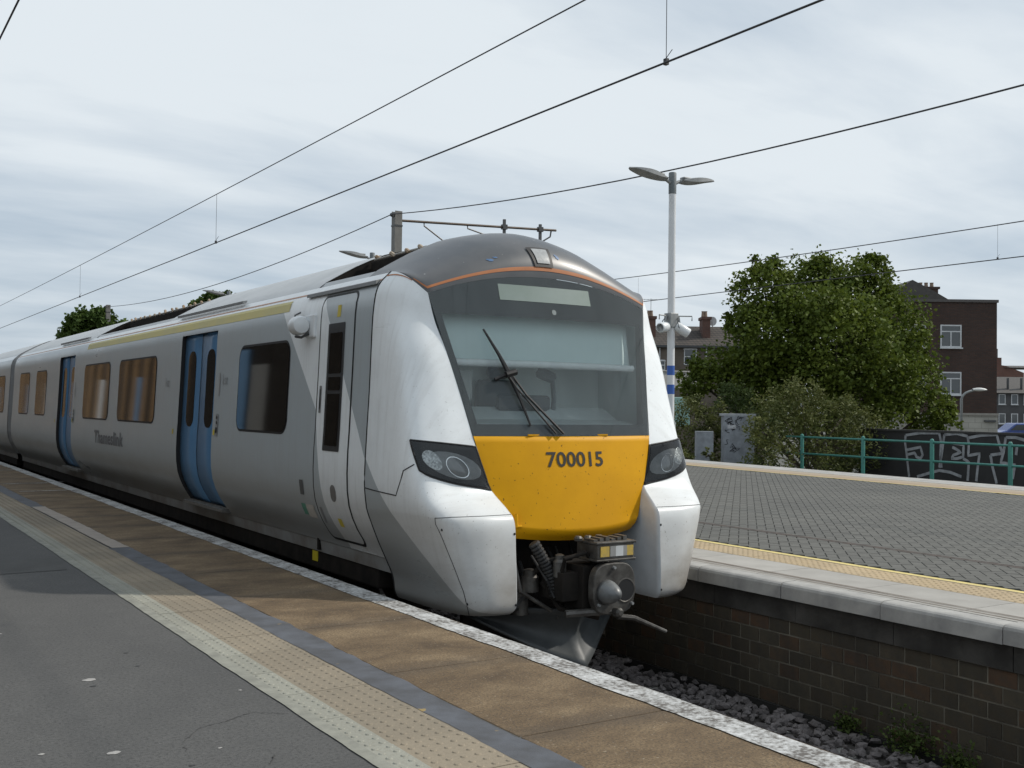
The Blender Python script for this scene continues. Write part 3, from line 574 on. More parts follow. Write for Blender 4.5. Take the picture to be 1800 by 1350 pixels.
def side_window(y0, y1, z0=1.125, z1=1.955, r=0.10):
    for s_ in (-1, 1):
        f = pane(y0 - 0.022, y1 + 0.022, z0 - 0.022, z1 + 0.022, 0.0025, r + 0.02, s_).build('side_window', BLACK, train, smooth=True)
        pane(y0, y1, z0, z1, 0.006, r, s_).build('window_pane', SIDEGL, f, smooth=True)
def side_doors(y0, y1):
    for s_ in (-1, 1):
        b = MB(); g = side_grid(y0, y1, DZ0, DZ1, 0.0, sgn=s_); gi = side_grid(y0, y1, DZ0, DZ1, -0.085, sgn=s_)
        for j in (0, 1): b.grid([[r[j] for r in g], [r[j] for r in gi]])
        b.grid([g[0], gi[0]]); b.grid([g[-1], gi[-1]])
        fr_ = b.build('door_frame', BLACK, train)
        st = MB(); st.prism([(XC + s_ * 1.17, y0 - 0.05, 0.185), (XC + s_ * 1.285, y0 - 0.05, 0.19), (XC + s_ * 1.285, y0 - 0.05, 0.222), (XC + s_ * 1.17, y0 - 0.05, 0.226)], (0, y1 - y0 + 0.1, 0)); st.build('door_step', mat('step_tread', (0.16, 0.155, 0.145), 0.7, (0.1, 0.095, 0.085), 20), train)
        mid = (y0 + y1) / 2
        for a, c in ((y0 + 0.002, mid - 0.006), (mid + 0.006, y1 - 0.002)):
            l = MB(); l.grid(side_grid(a, c, DZ0 + 0.002, DZ1 - 0.002, -0.062, sgn=s_, nz=14)); lf = l.build('door_leaf', BLUE, train, smooth=True, solid=0.03)
            y_a = a + 0.20 if a > mid else a + 0.17
            f = pane(y_a, y_a + 0.30, 1.10, 1.975, -0.044, 0.12, s_).build('door_window', SIDEGL, lf, smooth=True)
        sl = MB(); sl.grid(side_grid(mid - 0.008, mid + 0.008, DZ0, DZ1, -0.044, sgn=s_)); sl.build('door_seal', BLACK, train)
        yy = y0 - 0.16
        pc = pane(yy - 0.04, yy + 0.04, 1.02, 1.26, 0.006, 0.02, s_).build('door_control_panel', mat('panel_grey', (0.30, 0.31, 0.32), 0.4), train)
        pane(yy - 0.028, yy + 0.028, 1.055, 1.115, 0.010, 0.012, s_).build('door_button', BLACK, pc); pane(yy - 0.02, yy + 0.02, 1.15, 1.18, 0.010, 0.008, s_).build('door_button', BLACK, pc); pane(yy - 0.02, yy + 0.02, 1.205, 1.235, 0.010, 0.008, s_).build('door_button', BLACK, pc)
        pane(yy - 0.035, yy + 0.005, 1.45, 1.70, 0.004, 0.008, s_).build('door_notice', mat('notice_grey', (0.33, 0.33, 0.33), 0.5), train)
        pane(yy + 0.06, yy + 0.12, 1.03, 1.09, 0.004, 0.008, s_).build('warning_sticker', mat('sticker_yellow', (0.62, 0.50, 0.06), 0.5), train); pane(y1 + 0.14, y1 + 0.20, 1.0, 1.06, 0.004, 0.008, s_).build('warning_sticker', MATS['sticker_yellow'], train)
        gt = MB(); gt.prism([(XC + s_ * 1.205, y0 - 0.5, 2.432), (XC + s_ * 1.245, y0 - 0.5, 2.425), (XC + s_ * 1.245, y0 - 0.5, 2.452), (XC + s_ * 1.195, y0 - 0.5, 2.462)], (0, y1 - y0 + 1.1, 0)); gt.build('rain_gutter', mat('gutter_grey', (0.24, 0.25, 0.255), 0.45), train)
car_body(YN, 26.15, DOORS, WELLS, True)
for a, c in ((9.32, 10.70),): side_window(a, c, 1.115, 1.94, 0.12)
for a, c in ((13.96, 15.98), (16.60, 18.42), (21.95, 23.1), (23.95, 25.2)): side_window(a, c)
for d in DOORS: side_doors(*d)
car_body(26.75, 46.75, [(31.8, 33.16), (39.8, 41.16)], [(34.2, 38.4)], False)
for a, c in ((27.5, 28.9), (29.3, 31.0), (34.2, 36.3), (36.9, 39.0), (42.0, 43.2), (44.0, 45.3)): side_window(a, c)
for d in ((31.8, 33.16), (39.8, 41.16)): side_doors(*d)
gb = MB(); zz_ = [0.17, 0.28, 0.46, 0.68, 1.0, 1.4, 1.9, 2.2, 2.3, 2.36]
ring_ = [(-wz(z), z) for z in zz_] + [(-w, z) for w, z in ARCH] + [(w, z) for w, z in ARCH[::-1][1:]] + [(wz(z), z) for z in zz_[::-1]]
gg = [[(XC + w * (1 - o_), 26.12 + 0.66 * i / 12, (z - 1.3) * (1 - o_) + 1.3) for w, z in ring_] for i in range(13) for o_ in [-0.001 if i in (0, 12) else (0.010 if i % 2 else 0.03)]]
gb.grid(gg); gb.build('gangway_bellows', mat('bellows_rubber', (0.26, 0.265, 0.27), 0.7), train)
# stripes on the body side
for s_ in (-1, 1):
    ys_ = MB(); ys_.grid(side_grid(9.42, 18.4, 2.225, 2.325, 0.003, sgn=s_)); ys_.build('first_class_stripe', mat('pale_yellow_stripe', (0.62, 0.53, 0.17), 0.5, (0.55, 0.49, 0.2), 2), train)
    os_ = MB(); os_.grid(side_grid(YN, 26.1, 2.352, 2.366, 0.003, sgn=s_)); os_.build('orange_line', mat('faded_orange', (0.50, 0.27, 0.17), 0.5), train)
    gt = MB(); gt.prism([(XC + s_ * 1.292, 7.62, 2.330), (XC + s_ * 1.325, 7.60, 2.318), (XC + s_ * 1.322, 7.60, 2.348), (XC + s_ * 1.275, 7.62, 2.362)], (0, 1.42, 0)); gt.build('rain_gutter', MATS['gutter_grey'], train)
# lettering on the side
def side_text(txt, size, y, z, m_, off=0.006, bold=0.0, wide=1.0):
    me = text_mesh(txt, size, bold); map_mesh(me, lambda a, b, c: (XC - (wz(z + b) + off), y - a * wide, z + b)); return link('lettering', me, m_, train)
LG = mat('dark_lettering', (0.19, 0.19, 0.20), 0.5)
side_text('Thameslink', 0.27, 16.48, 0.835, LG, bold=0.005, wide=1.5); side_text('1st', 0.16, 11.15, 1.62, mat('grey_lettering', (0.30, 0.31, 0.32), 0.5)); side_text('1st', 0.16, 13.4, 1.62, MATS['grey_lettering'])
# cab door, its window, handles and small plates
for s_ in (-1, 1):
    fr_ = [(z, 0) for z in ()]
    o_ = pane(7.905, 8.63, 0.215, 2.30, 0.0022, 0.07, s_).build('cab_door_seal', BLACK, train, smooth=True)
    d_ = pane(7.925, 8.605, 0.238, 2.282, 0.0045, 0.06, s_).build('cab_door', BODY, train, smooth=True)
    f_ = pane(8.09, 8.43, 0.985, 2.05, 0.008, 0.012, s_).build('cab_door_window', mat('window_frame_black', (0.03, 0.032, 0.034), 0.4), d_)
    for z0_, z1_ in ((1.03, 1.46), (1.49, 1.60), (1.63, 1.97)): pane(8.135, 8.385, z0_, z1_, 0.011, 0.01, s_).build('window_pane', SIDEGL, d_)
    pane(8.515, 8.56, 1.30, 1.53, 0.008, 0.006, s_).build('door_handle', mat('handle_plate', (0.22, 0.22, 0.22), 0.4), d_); pane(8.528, 8.547, 1.33, 1.50, 0.012, 0.004, s_).build('door_handle', BLACK, d_)
    pane(8.515, 8.56, 0.36, 0.50, 0.008, 0.006, s_).build('lower_handle', MATS['handle_plate'], d_)
    pane(8.15, 8.26, 0.57, 0.71, 0.007, 0.05, s_).build('round_lock', mat('lock_plate', (0.17, 0.16, 0.15), 0.5), d_)
    pane(8.20, 8.27, 2.10, 2.20, 0.007, 0.006, s_).build('warning_sticker', MATS['sticker_yellow'], d_); pane(8.16, 8.24, 0.36, 0.43, 0.007, 0.006, s_).build('warning_sticker', MATS['sticker_yellow'], d_)
    pane(8.86, 8.94, 0.58, 0.71, 0.005, 0.006, s_).build('vent_plate', mat('vent_dark', (0.10, 0.10, 0.10), 0.5), train)
    pane(8.88, 8.98, 0.40, 0.50, 0.005, 0.006, s_).build('green_label', mat('label_green', (0.10, 0.28, 0.20), 0.5), train); pane(8.70, 8.88, 0.385, 0.50, 0.005, 0.006, s_).build('white_label', mat('label_white', (0.5, 0.47, 0.42), 0.5), train)
    sc = MB(); sc.box(XC + s_ * 1.36 - 0.02, XC + s_ * 1.36 + 0.02, 8.72, 8.92, 1.955, 2.155); sc.build('camera_bracket', WHITE, train, bevel=0.012)
    ch = MB(); ch.lathe([(0.03, 0.0), (0.07, 0.012), (0.085, 0.05), (0.085, 0.16), (0.075, 0.17)], (0, 0, 0), 14, 'y')
    co = ch.build('side_camera', WHITE, train, auto=True); co.matrix_parent_inverse = Matrix.Translation(-train.location); co.location = (XC + s_ * 1.455, 8.80, 2.06); co.rotation_euler = (0, 0, s_ * 0.12)
    cj = MB(); cj.tube([(XC + s_ * 1.38, 8.82, 1.99), (XC + s_ * 1.44, 8.85, 1.955), (XC + s_ * 1.46, 8.93, 1.965)], 0.012); cj.build('camera_cable', DARKG, train); cj = MB(); cj.tube([(XC + s_ * 1.44, 9.0, 2.11), (XC + s_ * 1.43, 9.03, 2.16), (XC + s_ * 1.37, 9.05, 2.19)], 0.008); cj.build('camera_cable', DARKG, train)
    yt = MB(); yt.box(XC + s_ * 1.137 - 0.004, XC + s_ * 1.137 + 0.004, 9.12, 9.24, -0.05, 0.04); yt.build('yellow_tag', mat('tag_yellow', (0.6, 0.5, 0.03), 0.5), train)

# ---- cab nose: one surface through measured stations, sampled smoothly
R_ = [  # rows from top to bottom; five stations from the side seam to the front opening: (half width, Y, z)
 [(1.200, YN, 2.425), (1.195, 7.490, 2.412), (1.175, 7.395, 2.378), (1.130, 7.310, 2.318), (1.064, 7.229, 2.236)],
 [(1.310, YN, 2.300), (1.272, 7.475, 2.285), (1.216, 7.362, 2.250), (1.143, 7.272, 2.198), (1.051, 7.206, 2.145)],
 [(1.348, YN, 2.110), (1.305, 7.452, 2.095), (1.242, 7.330, 2.070), (1.148, 7.238, 2.035), (1.025, 7.170, 2.000)],
 [(1.362, YN, 1.800), (1.336, 7.400, 1.795), (1.278, 7.240, 1.790), (1.138, 7.130, 1.785), (0.975, 7.083, 1.780)],
 [(1.372, YN, 1.480), (1.350, 7.350, 1.480), (1.292, 7.150, 1.480), (1.115, 7.035, 1.480), (0.915, 6.985, 1.480)],
 [(1.390, YN, 1.116), (1.368, 7.290, 1.116), (1.300, 7.027, 1.116), (1.095, 6.915, 1.112), (0.846, 6.868, 1.100)],
 [(1.399, YN, 0.900), (1.375, 7.230, 0.900), (1.297, 6.930, 0.900), (1.065, 6.848, 0.900), (0.790, 6.828, 0.900)],
 [(1.400, YN, 0.745), (1.372, 7.170, 0.740), (1.285, 6.835, 0.735), (1.030, 6.782, 0.740), (0.737, 6.800, 0.746)],
 [(1.385, YN, 0.610), (1.350, 7.090, 0.610), (1.255, 6.705, 0.605), (1.000, 6.610, 0.605), (0.700, 6.625, 0.610)],
 [(1.366, YN, 0.530), (1.325, 7.060, 0.530), (1.230, 6.665, 0.525), (0.985, 6.550, 0.525), (0.690, 6.548, 0.525)],
 [(1.270, YN, 0.300), (1.245, 7.040, 0.300), (1.165, 6.655, 0.300), (0.955, 6.540, 0.300), (0.687, 6.530, 0.300)],
 [(1.150, YN, 0.050), (1.145, 7.030, 0.050), (1.090, 6.650, 0.050), (0.910, 6.530, 0.050), (0.685, 6.515, 0.050)],
 [(1.125, YN, -0.085), (1.115, 7.030, -0.085), (1.050, 6.660, -0.085), (0.885, 6.535, -0.085), (0.686, 6.520, -0.085)],
 [(1.095, YN, -0.140), (1.080, 7.040, -0.140), (1.010, 6.710, -0.140), (0.868, 6.595, -0.140), (0.700, 6.575, -0.140)]]
RG = np.array(R_)
def cr1(P, t):
    n = len(P); i = int(min(max(math.floor(t), 0), n - 2)); f = t - i; p0 = P[max(i - 1, 0)]; p1 = P[i]; p2 = P[i + 1]; p3 = P[min(i + 2, n - 1)]
    return 0.5 * ((2 * p1) + (-p0 + p2) * f + (2 * p0 - 5 * p1 + 4 * p2 - p3) * f * f + (-p0 + 3 * p1 - 3 * p2 + p3) * f ** 3)
def nose(u, v): return cr1(np.array([cr1(RG[i], u) for i in range(len(RG))]), v)     # u across 0..4, v down 0..13
def nose_n(u, v):
    e = 0.02; a = nose(min(u + e, 4), v) - nose(max(u - e, 0), v); b = nose(u, min(v + e, 13)) - nose(u, max(v - e, 0)); n = np.cross(a, b); n /= np.linalg.norm(n)
    return n if n[1] < 0 else -n
def nose_pt(u, v, off=0.0, s_=-1):
    p = nose(u, v) + (nose_n(u, v) * off if off else 0); return (XC + s_ * p[0], p[1], p[2])
for s_ in (-1, 1):
    b = MB(); us, vs = np.linspace(0, 4, 33), np.linspace(0, 13, 92)
    G = [[nose(u, v) for u in us] for v in vs]
    b.grid([[(XC + s_ * p[0], p[1], p[2]) for p in row] for row in G])
    b.build('cab_shell', BODY, train, smooth=True)
    # inner cheek of the buffer fairing and its underside
    ch = MB(); vv = np.linspace(7.0, 13, 40); e = [nose(4, v) for v in vv]
    ch.grid([[(XC + s_ * p[0], p[1], p[2]) for p in e], [(XC + s_ * (p[0] - 0.012), p[1] + 0.012, p[2]) for p in e], [(XC + s_ * (p[0] - 0.016), p[1] + 0.05, p[2]) for p in e], [(XC + s_ * (p[0] - 0.016), 7.35, p[2]) for p in e]])
    ch.build('fairing_cheek', mat('cheek_grey', (0.60, 0.63, 0.65), 0.4), train, smooth=True)
    bt = MB(); bt.grid([[(XC + s_ * nose(u, 13)[0], nose(u, 13)[1], -0.14) for u in us], [(XC + s_ * (nose(u, 13)[0] * 0.9 + 0.03), 7.45, -0.12) for u in us]]); bt.build('fairing_underside', UNDER, train)
    # panel seams
    SEAM = mat('seam_gap', (0.02, 0.02, 0.02), 0.8)
    def seam(path, w=0.0045, name='panel_seam'):
        m_ = MB(); P = []
        for (a, c) in zip(path[:-1], path[1:]):
            for i in range(10): t_ = i / 10; P.append((a[0] + (c[0] - a[0]) * t_, a[1] + (c[1] - a[1]) * t_))
        P.append(path[-1]); m_.tube([nose_pt(u, v, 0.0005, s_) for u, v in P], w, 6); m_.build(name, SEAM, train)
    seam([(0.02, 0), (0.0, 2), (0.0, 4), (0.0, 8), (0.0, 13)], 0.006)
    seam([(1.98, 5.78), (1.55, 6.05), (1.08, 7.25), (0.0, 7.1)])
    seam([(4.0, 8.35), (3.0, 8.28), (2.35, 8.3), (1.9, 8.5), (1.85, 9.0), (2.0, 10.0), (2.15, 11.0), (2.2, 13)], 0.0025)
    for u, v in ((1.98, 9.2), (2.2, 11.6), (3.96, 9.4), (3.96, 11.8)):
        c_ = MB(); p_ = nose_pt(u, v, 0.002, s_); c_.lathe([(0.001, -0.004), (0.010, 0.0), (0.001, 0.004)], p_, 8, 'y'); c_.build('fixing_hole', SEAM, train)
    # headlight: bezel, reflectors, bulb, clear cover
    def hl(a, c, off):      # a 0..1 outer to inner, c 0..1 top to bottom
        top = (2.0 + 1.985 * a, 5.0 + 0.12 * a); bot = (2.10 + 1.885 * a, 6.0 + 1.0 * a ** 0.75 if a > 0 else 6.0)
        u_ = top[0] + (bot[0] - top[0]) * c; v_ = top[1] + (bot[1] - top[1]) * c; return nose_pt(u_, v_, off, s_)
    n_ = 14
    bz = MB(); bz.grid([[hl(a, c, 0.005) for a in np.linspace(0, 1, n_)] for c in np.linspace(0, 1, n_)]); H = bz.build('headlight', GLOSSB, train, smooth=True)
    rim = MB(); ring = [(a, 0) for a in np.linspace(0, 1, 12)] + [(1, c) for c in np.linspace(0, 1, 10)[1:]] + [(a, 1) for a in np.linspace(1, 0, 12)[1:]] + [(0, c) for c in np.linspace(1, 0, 8)[1:]]
    rim.tube([hl(a, c, 0.004) for a, c in ring], 0.008, 6); rim.build('headlight_rim', BLACK, H, smooth=True)
    def disc(ca, cc_, ra, rc, off, bulge=0.0, n=20, rings=4):
        m_ = MB(); rows = []
        for q in range(rings + 1):
            f = q / rings; rows.append([hl(ca + ra * f * math.cos(6.28318 * k / n), cc_ + rc * f * math.sin(6.28318 * k / n), off + bulge * (1 - f * f)) for k in range(n + 1)])
        return m_.grid(rows)
    inner = 0.60 if s_ < 0 else 0.56
    disc(0.53, 0.50, 0.40, 0.34, 0.0075).build('lamp_housing', mat('lamp_grey', (0.17, 0.18, 0.185), 0.3, (0.26, 0.27, 0.275), 14), H, smooth=True)
    disc(0.26, 0.46, 0.14, 0.27, 0.010, 0.004).build('indicator_reflector', mat('pebbled_lens', (0.62, 0.64, 0.64), 0.22, (0.22, 0.23, 0.23), 55, metal=0.5, bump=0.8, bscale=90), H, smooth=True)
    disc(inner, 0.52, 0.145, 0.27, 0.010).build('headlamp_reflector', SILVER, H, smooth=True)
    disc(inner, 0.52, 0.134, 0.250, 0.011, 0.018).build('headlamp_lens', mat('lens_glass', (0.26, 0.27, 0.275), 0.05, spec=0.9), H, smooth=True)
    cv = MB(); cv.grid([[hl(a, c, 0.016 + 0.02 * math.sin(math.pi * a) * math.sin(math.pi * c)) for a in np.linspace(0.015, 0.985, n_)] for c in np.linspace(0.02, 0.98, n_)]); cv.build('headlight_cover', LENS, H, smooth=True, face=(s_ * 0.3, -1, 0.2))

# ---- windscreen, yellow panel, dome
def ztop(u): return 2.236 + 0.188 * (1 - abs(u) ** 2.1)
def ws(u, v, off=0.0):          # u -1..1, v 0 bottom .. 1 top arch
    z = 1.148 + (ztop(u) - 1.148) * v; k = (z - 1.148) / (2.236 - 1.148); w = 0.851 + 0.213 * min(v, 1.0)
    ye = 6.876 + 0.353 * v; yc = 6.780 + 0.400 * v; y = ye + (yc - ye) * (1 - u * u); return (XC + u * w, y - off, z + off * 0.3)
def ws_xz(x, z, off=0.0):       # point of the screen surface at offset x from the centre, height z
    v = (z - 1.148) / (2.236 - 1.148); w = 0.851 + 0.213 * min(max(v, 0), 1); u = x / w
    for _ in range(4): v = (z - 1.148) / (ztop(u) - 1.148); w = 0.851 + 0.213 * v; u = x / w
    return ws(u, v, off)
g = MB(); g.grid([[ws(u, v) for u in np.linspace(-1, 1, 41)] for v in np.linspace(0, 1, 25)]); wsc = g.build('windscreen', SCREEN, train, smooth=True, face=(0, -1, 0.3))
# black border behind the glass with openings for the view and the destination display
XA = lambda z: 0.806 + (0.976 - 0.806) * (z - 1.25) / (2.074 - 1.25)
fb = MB(); B = -0.006
zi0, zi1 = 1.238, 2.082
def band(z0, z1, x0, x1, nx=26, nz=6, m_=fb):
    m_.grid([[ws_xz(x0(z) + (x1(z) - x0(z)) * i / nx, z, B) for i in range(nx + 1)] for z in np.linspace(z0, z1, nz)])
edge = lambda z: 0.851 + 0.213 * (z - 1.148) / 1.088
fb.grid([[ws(u, v, B) for u in np.linspace(-1, 1, 41)] for v in np.linspace(0, (zi0 - 1.148) / (2.236 - 1.148) * 0.86, 4)])
band(1.225, zi0 + 0.001, lambda z: -edge(z), lambda z: edge(z))
band(zi0, zi1, lambda z: -edge(z), lambda z: -XA(z), 4, 10); band(zi0, zi1, lambda z: XA(z), lambda z: edge(z), 4, 10)
top_rows = []
for i in range(9): top_rows.append([])
UU = np.linspace(-1, 1, 41)
for i in range(9):
    t_ = i / 8
    for u in UU:
        v0 = (zi1 - 1.148) / (ztop(u) - 1.148); top_rows[i].append(ws(u, v0 + (1 - v0) * t_, B))
fb.grid(top_rows); fb.build('windscreen_border', FRIT, train, smooth=True)
dd = MB(); dd.grid([[ws_xz(x, z, 0.002) for x in np.linspace(-0.47, 0.42, 14)] for z in np.linspace(2.215, 2.345, 4)]); dd.build('destination_display', mat('display_pane', (0.24, 0.29, 0.27), 0.25, (0.20, 0.25, 0.22), 2.0), train, smooth=True)
def wdisc(x, z, r, off, m_, name, parent):
    q = MB(); n = 14; q.grid([[ws_xz(x + f * r * math.cos(6.28318 * k / n), z + f * r * math.sin(6.28318 * k / n), off) for k in range(n + 1)] for f in (0.01, 1.0)]); return q.build(name, m_, parent)
wdisc(0.02, 2.138, 0.022, 0.002, mat('sensor_grey', (0.2, 0.23, 0.23), 0.3), 'sensor_disc', train)
# cab interior seen through the glass
INT = mat('cab_wall_panel', (0.78, 0.86, 0.85), 0.6, (0.72, 0.80, 0.79), 2); INTD = mat('cab_desk_panel', (0.52, 0.58, 0.58), 0.6)
ci = MB(); ci.box(XC - 1.10, XC + 1.10, 7.86, 7.90, 0.45, 2.36); ci.build('cab_rear_wall', INT, train)
for s_ in (-1, 1): ci = MB(); ci.add([(XC + s_ * 0.93, 7.12, 0.9), (XC + s_ * 1.18, 8.5, 0.9), (XC + s_ * 1.18, 8.5, 2.3), (XC + s_ * 1.05, 7.32, 2.2)], [(0, 1, 2, 3)]); ci.build('cab_side_wall', INT, train)
ci = MB(); ci.add([(XC - 1.04, 7.24, 2.25), (XC + 1.04, 7.24, 2.25), (XC + 1.12, 8.5, 2.33), (XC - 1.12, 8.5, 2.33)], [(0, 1, 2, 3)]); ci.build('cab_ceiling', INT, train)
ci = MB(); ci.prism([(XC - 0.86, 7.04, 1.02), (XC - 0.86, 7.04, 1.235), (XC - 0.86, 7.30, 1.27), (XC - 0.86, 7.50, 1.37), (XC - 0.86, 7.62, 1.37), (XC - 0.86, 7.62, 1.02)], (1.72, 0, 0)); ci.build('driving_desk', INTD, train, bevel=0.02)
ci = MB(); ci.box(XC - 0.30, XC + 0.22, 7.40, 7.47, 1.34, 1.47); ci.build('instrument_hood', mat('hood_dark', (0.05, 0.055, 0.06), 0.6), train, bevel=0.03)
ci = MB(); ci.box(XC - 1.0, XC + 1.0, 7.0, 8.5, 0.6, 0.64); ci.build('cab_floor', INTD, train)
bl = MB(); bl.grid([[(XC + x * (0.90 + 0.1 * (z - 1.7)), 7.20 + 0.30 * (z - 1.7) - 0.09 * (1 - x * x), z) for x in np.linspace(-1, 1, 16)] for z in np.linspace(1.735, 2.16, 5)]); bl.build('sun_blind', mat('blind_fabric', (0.70, 0.82, 0.81), 0.8, (0.64, 0.76, 0.75), 1.5), train, smooth=True)
bb = MB(); bb.grid([[(XC + x * 0.89, 7.13 - 0.09 * (1 - x * x) + 0.024 * math.cos(a), 1.708 + 0.03 * math.sin(a)) for x in np.linspace(-0.98, 0.98, 16)] for a in np.linspace(0, 6.2832, 9)]); bb.build('blind_bar', mat('blind_bar_white', (0.88, 0.90, 0.90), 0.4), train, smooth=True)
st = MB(); st.box(XC - 0.30, XC + 0.10, 7.72, 7.82, 1.20, 1.60); st.box(XC - 0.20, XC + 0.02, 7.72, 7.80, 1.61, 1.72); st.box(XC - 0.30, XC + 0.12, 7.66, 7.84, 1.06, 1.19); st.build('driver_seat', mat('seat_dark', (0.10, 0.12, 0.13), 0.8), train, bevel=0.04)
mn = MB(); mn.box(XC - 0.80, XC - 0.60, 7.32, 7.36, 1.42, 1.66); mn.build('cab_monitor', mat('monitor_grey', (0.45, 0.47, 0.46), 0.5), train, bevel=0.01)
hd = MB(); hd.tube([(XC + 0.30, 7.5, 1.2), (XC + 0.28, 7.45, 1.45), (XC + 0.24, 7.42, 1.62)], 0.02); hd.tube([(XC + 0.24, 7.42, 1.62), (XC + 0.10, 7.40, 1.66)], 0.05); hd.build('cab_lamp_arm', MATS['seat_dark'], train)
# wiper
wp = MB(); W = lambda x, z, o=0.03: ws_xz(x, z, o)
wp.tube([W(-0.10, 1.16, 0.02), W(-0.40, 1.45, 0.045), W(-0.50, 1.60, 0.05)], 0.010, 6); wp.build('wiper_arm', BLACK, train)
wp = MB(); wp.tube([W(-0.17, 1.16, 0.02), W(-0.47, 1.50, 0.045), W(-0.535, 1.60, 0.05)], 0.008, 6); wp.build('wiper_arm', BLACK, train)
wb_ = MB(); wb_.tube([W(-0.66, 1.965, 0.012), W(-0.57, 1.76, 0.03), W(-0.515, 1.61, 0.04), W(-0.45, 1.43, 0.03), W(-0.38, 1.22, 0.012)], [0.008, 0.014, 0.022, 0.014, 0.008], 6); wb_.tube([W(-0.55, 1.60, 0.05), W(-0.46, 1.625, 0.05)], 0.026, 8); wb_.tube([W(-0.63, 1.57, 0.02), W(-0.53, 1.61, 0.04)], 0.016, 6); wb_.build('wiper_blade', BLACK, train)
# yellow front panel
YE = [(1.146, 0.851, 6.874), (1.0, 0.815, 6.845), (0.85, 0.772, 6.818), (0.746, 0.739, 6.802), (0.62, 0.690, 6.782), (0.52, 0.655, 6.766), (0.43, 0.628, 6.752), (0.395, 0.618, 6.765), (0.345, 0.605, 6.815)]
def yp(x, z, off=0.0):
    zz = [a for a, b, c in YE][::-1]; w = float(np.interp(z, zz, [b for a, b, c in YE][::-1])); y = float(np.interp(z, zz, [c for a, b, c in YE][::-1])); u = min(abs(x) / w, 1.0); return (XC + x, y - 0.092 * (1 - u * u) - off, z)
yl_ = MB(); rows = []
for z in np.concatenate([np.linspace(1.146, 0.445, 16), np.linspace(0.43, 0.345, 6)]):
    w = float(np.interp(z, [a for a, b, c in YE][::-1], [b for a, b, c in YE][::-1])); dz = 0.0
    rows.append([yp(x, z) for x in np.linspace(-w, w, 31)])
rows = [[(XC + (rows[0][j][0] - XC), rows[0][j][1] + 0.03, 1.150) for j in range(31)]] + rows
for i, row in enumerate(rows):
    for j, p_ in enumerate(row):
        if p_[2] < 0.46: u = (p_[0] - XC) / 0.62; row[j] = (p_[0], p_[1], p_[2] + 0.045 * u * u)
yl_.grid(rows); ypo = yl_.build('yellow_front_panel', YELLOW, train, smooth=True)
me = text_mesh('700015', 0.160, 0.0025); map_mesh(me, lambda a, b, c: yp(a * 1.16 + 0.005, 0.963 + b, 0.004)); link('unit_number', me, mat('black_numerals', (0.02, 0.018, 0.015), 0.5), train)
hk = MB(); hk.tube([yp(-0.56, 0.57, 0.02), yp(-0.56, 0.47, 0.022)], 0.014, 8); hk.tube([yp(-0.60, 0.475, 0.022), yp(-0.52, 0.475, 0.022)], 0.012, 8); hk.build('panel_handle', YELLOW, ypo)
for x in (-0.36, 0.30): c_ = MB(); c_.box(XC + x - 0.05, XC + x + 0.05, yp(x, 1.14)[1] - 0.002, yp(x, 1.14)[1] + 0.05, 1.150, 1.162); c_.build('hinge_cover', YELLOW, ypo)
# front dome
def E_(s):          # front boundary, s -1..1
    a = abs(s)
    if a <= 0.72: q = ws(s / 0.72, 1.0); return np.array([q[0] - XC, q[1], q[2] + 0.0])
    u = 4.0 * (1 - (a - 0.72) / 0.28); p_ = nose(u, 0.0); return np.array([math.copysign(p_[0], s), p_[1], p_[2]])
AW, AZ = [w for w, z in ARCH][::-1], [z for w, z in ARCH][::-1]
def B_(s): w = 1.20 * math.sin(abs(s) * math.pi / 2) ** 0.9 if abs(s) < 1 else 1.20; return np.array([math.copysign(w, s), 8.0, float(np.interp(w, AW, AZ))])
def dome(s, t, off=0.0):
    e, b_ = E_(s), B_(s); th = t * math.pi / 2; a = 1 - math.cos(th) ** (2 / 2.2); bb_ = math.sin(th) ** (2 / 2.2) if t > 0 else 0
    x = e[0] + (b_[0] - e[0]) * (0.5 * a + 0.5 * bb_); y = e[1] + (b_[1] - e[1]) * a; z = e[2] + (b_[2] - e[2]) * bb_
    if off: c_ = np.array([0, 7.9, 2.0]); d = np.array([x, y, z]) - c_; d /= np.linalg.norm(d); x, y, z = np.array([x, y, z]) + d * off
    return (XC + x, y, z)
SS = np.concatenate([np.linspace(-1, -0.72, 9)[:-1], np.linspace(-0.72, 0.72, 41), np.linspace(0.72, 1, 9)[1:]])
dm = MB(); dm.grid([[dome(s, t) for s in SS] for t in np.linspace(0, 1, 28)]); dm.build('front_dome', DOMEG, train, smooth=True)
def dpatch(f, n, m): return MB().grid([[f(i / n, j / m) for j in range(m + 1)] for i in range(n + 1)])
os_ = MB(); os_.grid([[dome(s, tt, 0.003) for s in np.linspace(-0.80, 0.80, 60)] for tt in (0.062, 0.085, 0.105)])
for s_ in (-1, 1): os_.grid([[nose_pt(u, v0 + dv, 0.003, s_) for u in np.linspace(0, 2.7, 16) for v0 in [0.36 - 0.13 * u]] for dv in (0, 0.09)])
os_.build('orange_stripe', ORANGE, train, smooth=True)
lampq = lambda a, c, off, k=1.0: dome((-0.075 + 0.012 * c + (0.125 - 0.014 * c) * a - 0.003) * k, 0.10 + 0.255 * (1 - c), off)
lf = dpatch(lambda a, c: lampq(a, c, 0.010), 8, 8).build('roof_headlamp', BLACK, train, smooth=True)
dpatch(lambda a, c: lampq(0.17 + 0.66 * a, 0.12 + 0.74 * c, 0.016), 8, 8).build('headlamp_lens', mat('roof_lamp_lens', (0.42, 0.43, 0.43), 0.2, (0.34, 0.35, 0.35), 40, bump=0.12, bscale=60), lf, smooth=True)
PM = mat('blue_paint_mark', (0.08, 0.17, 0.33), 0.5)
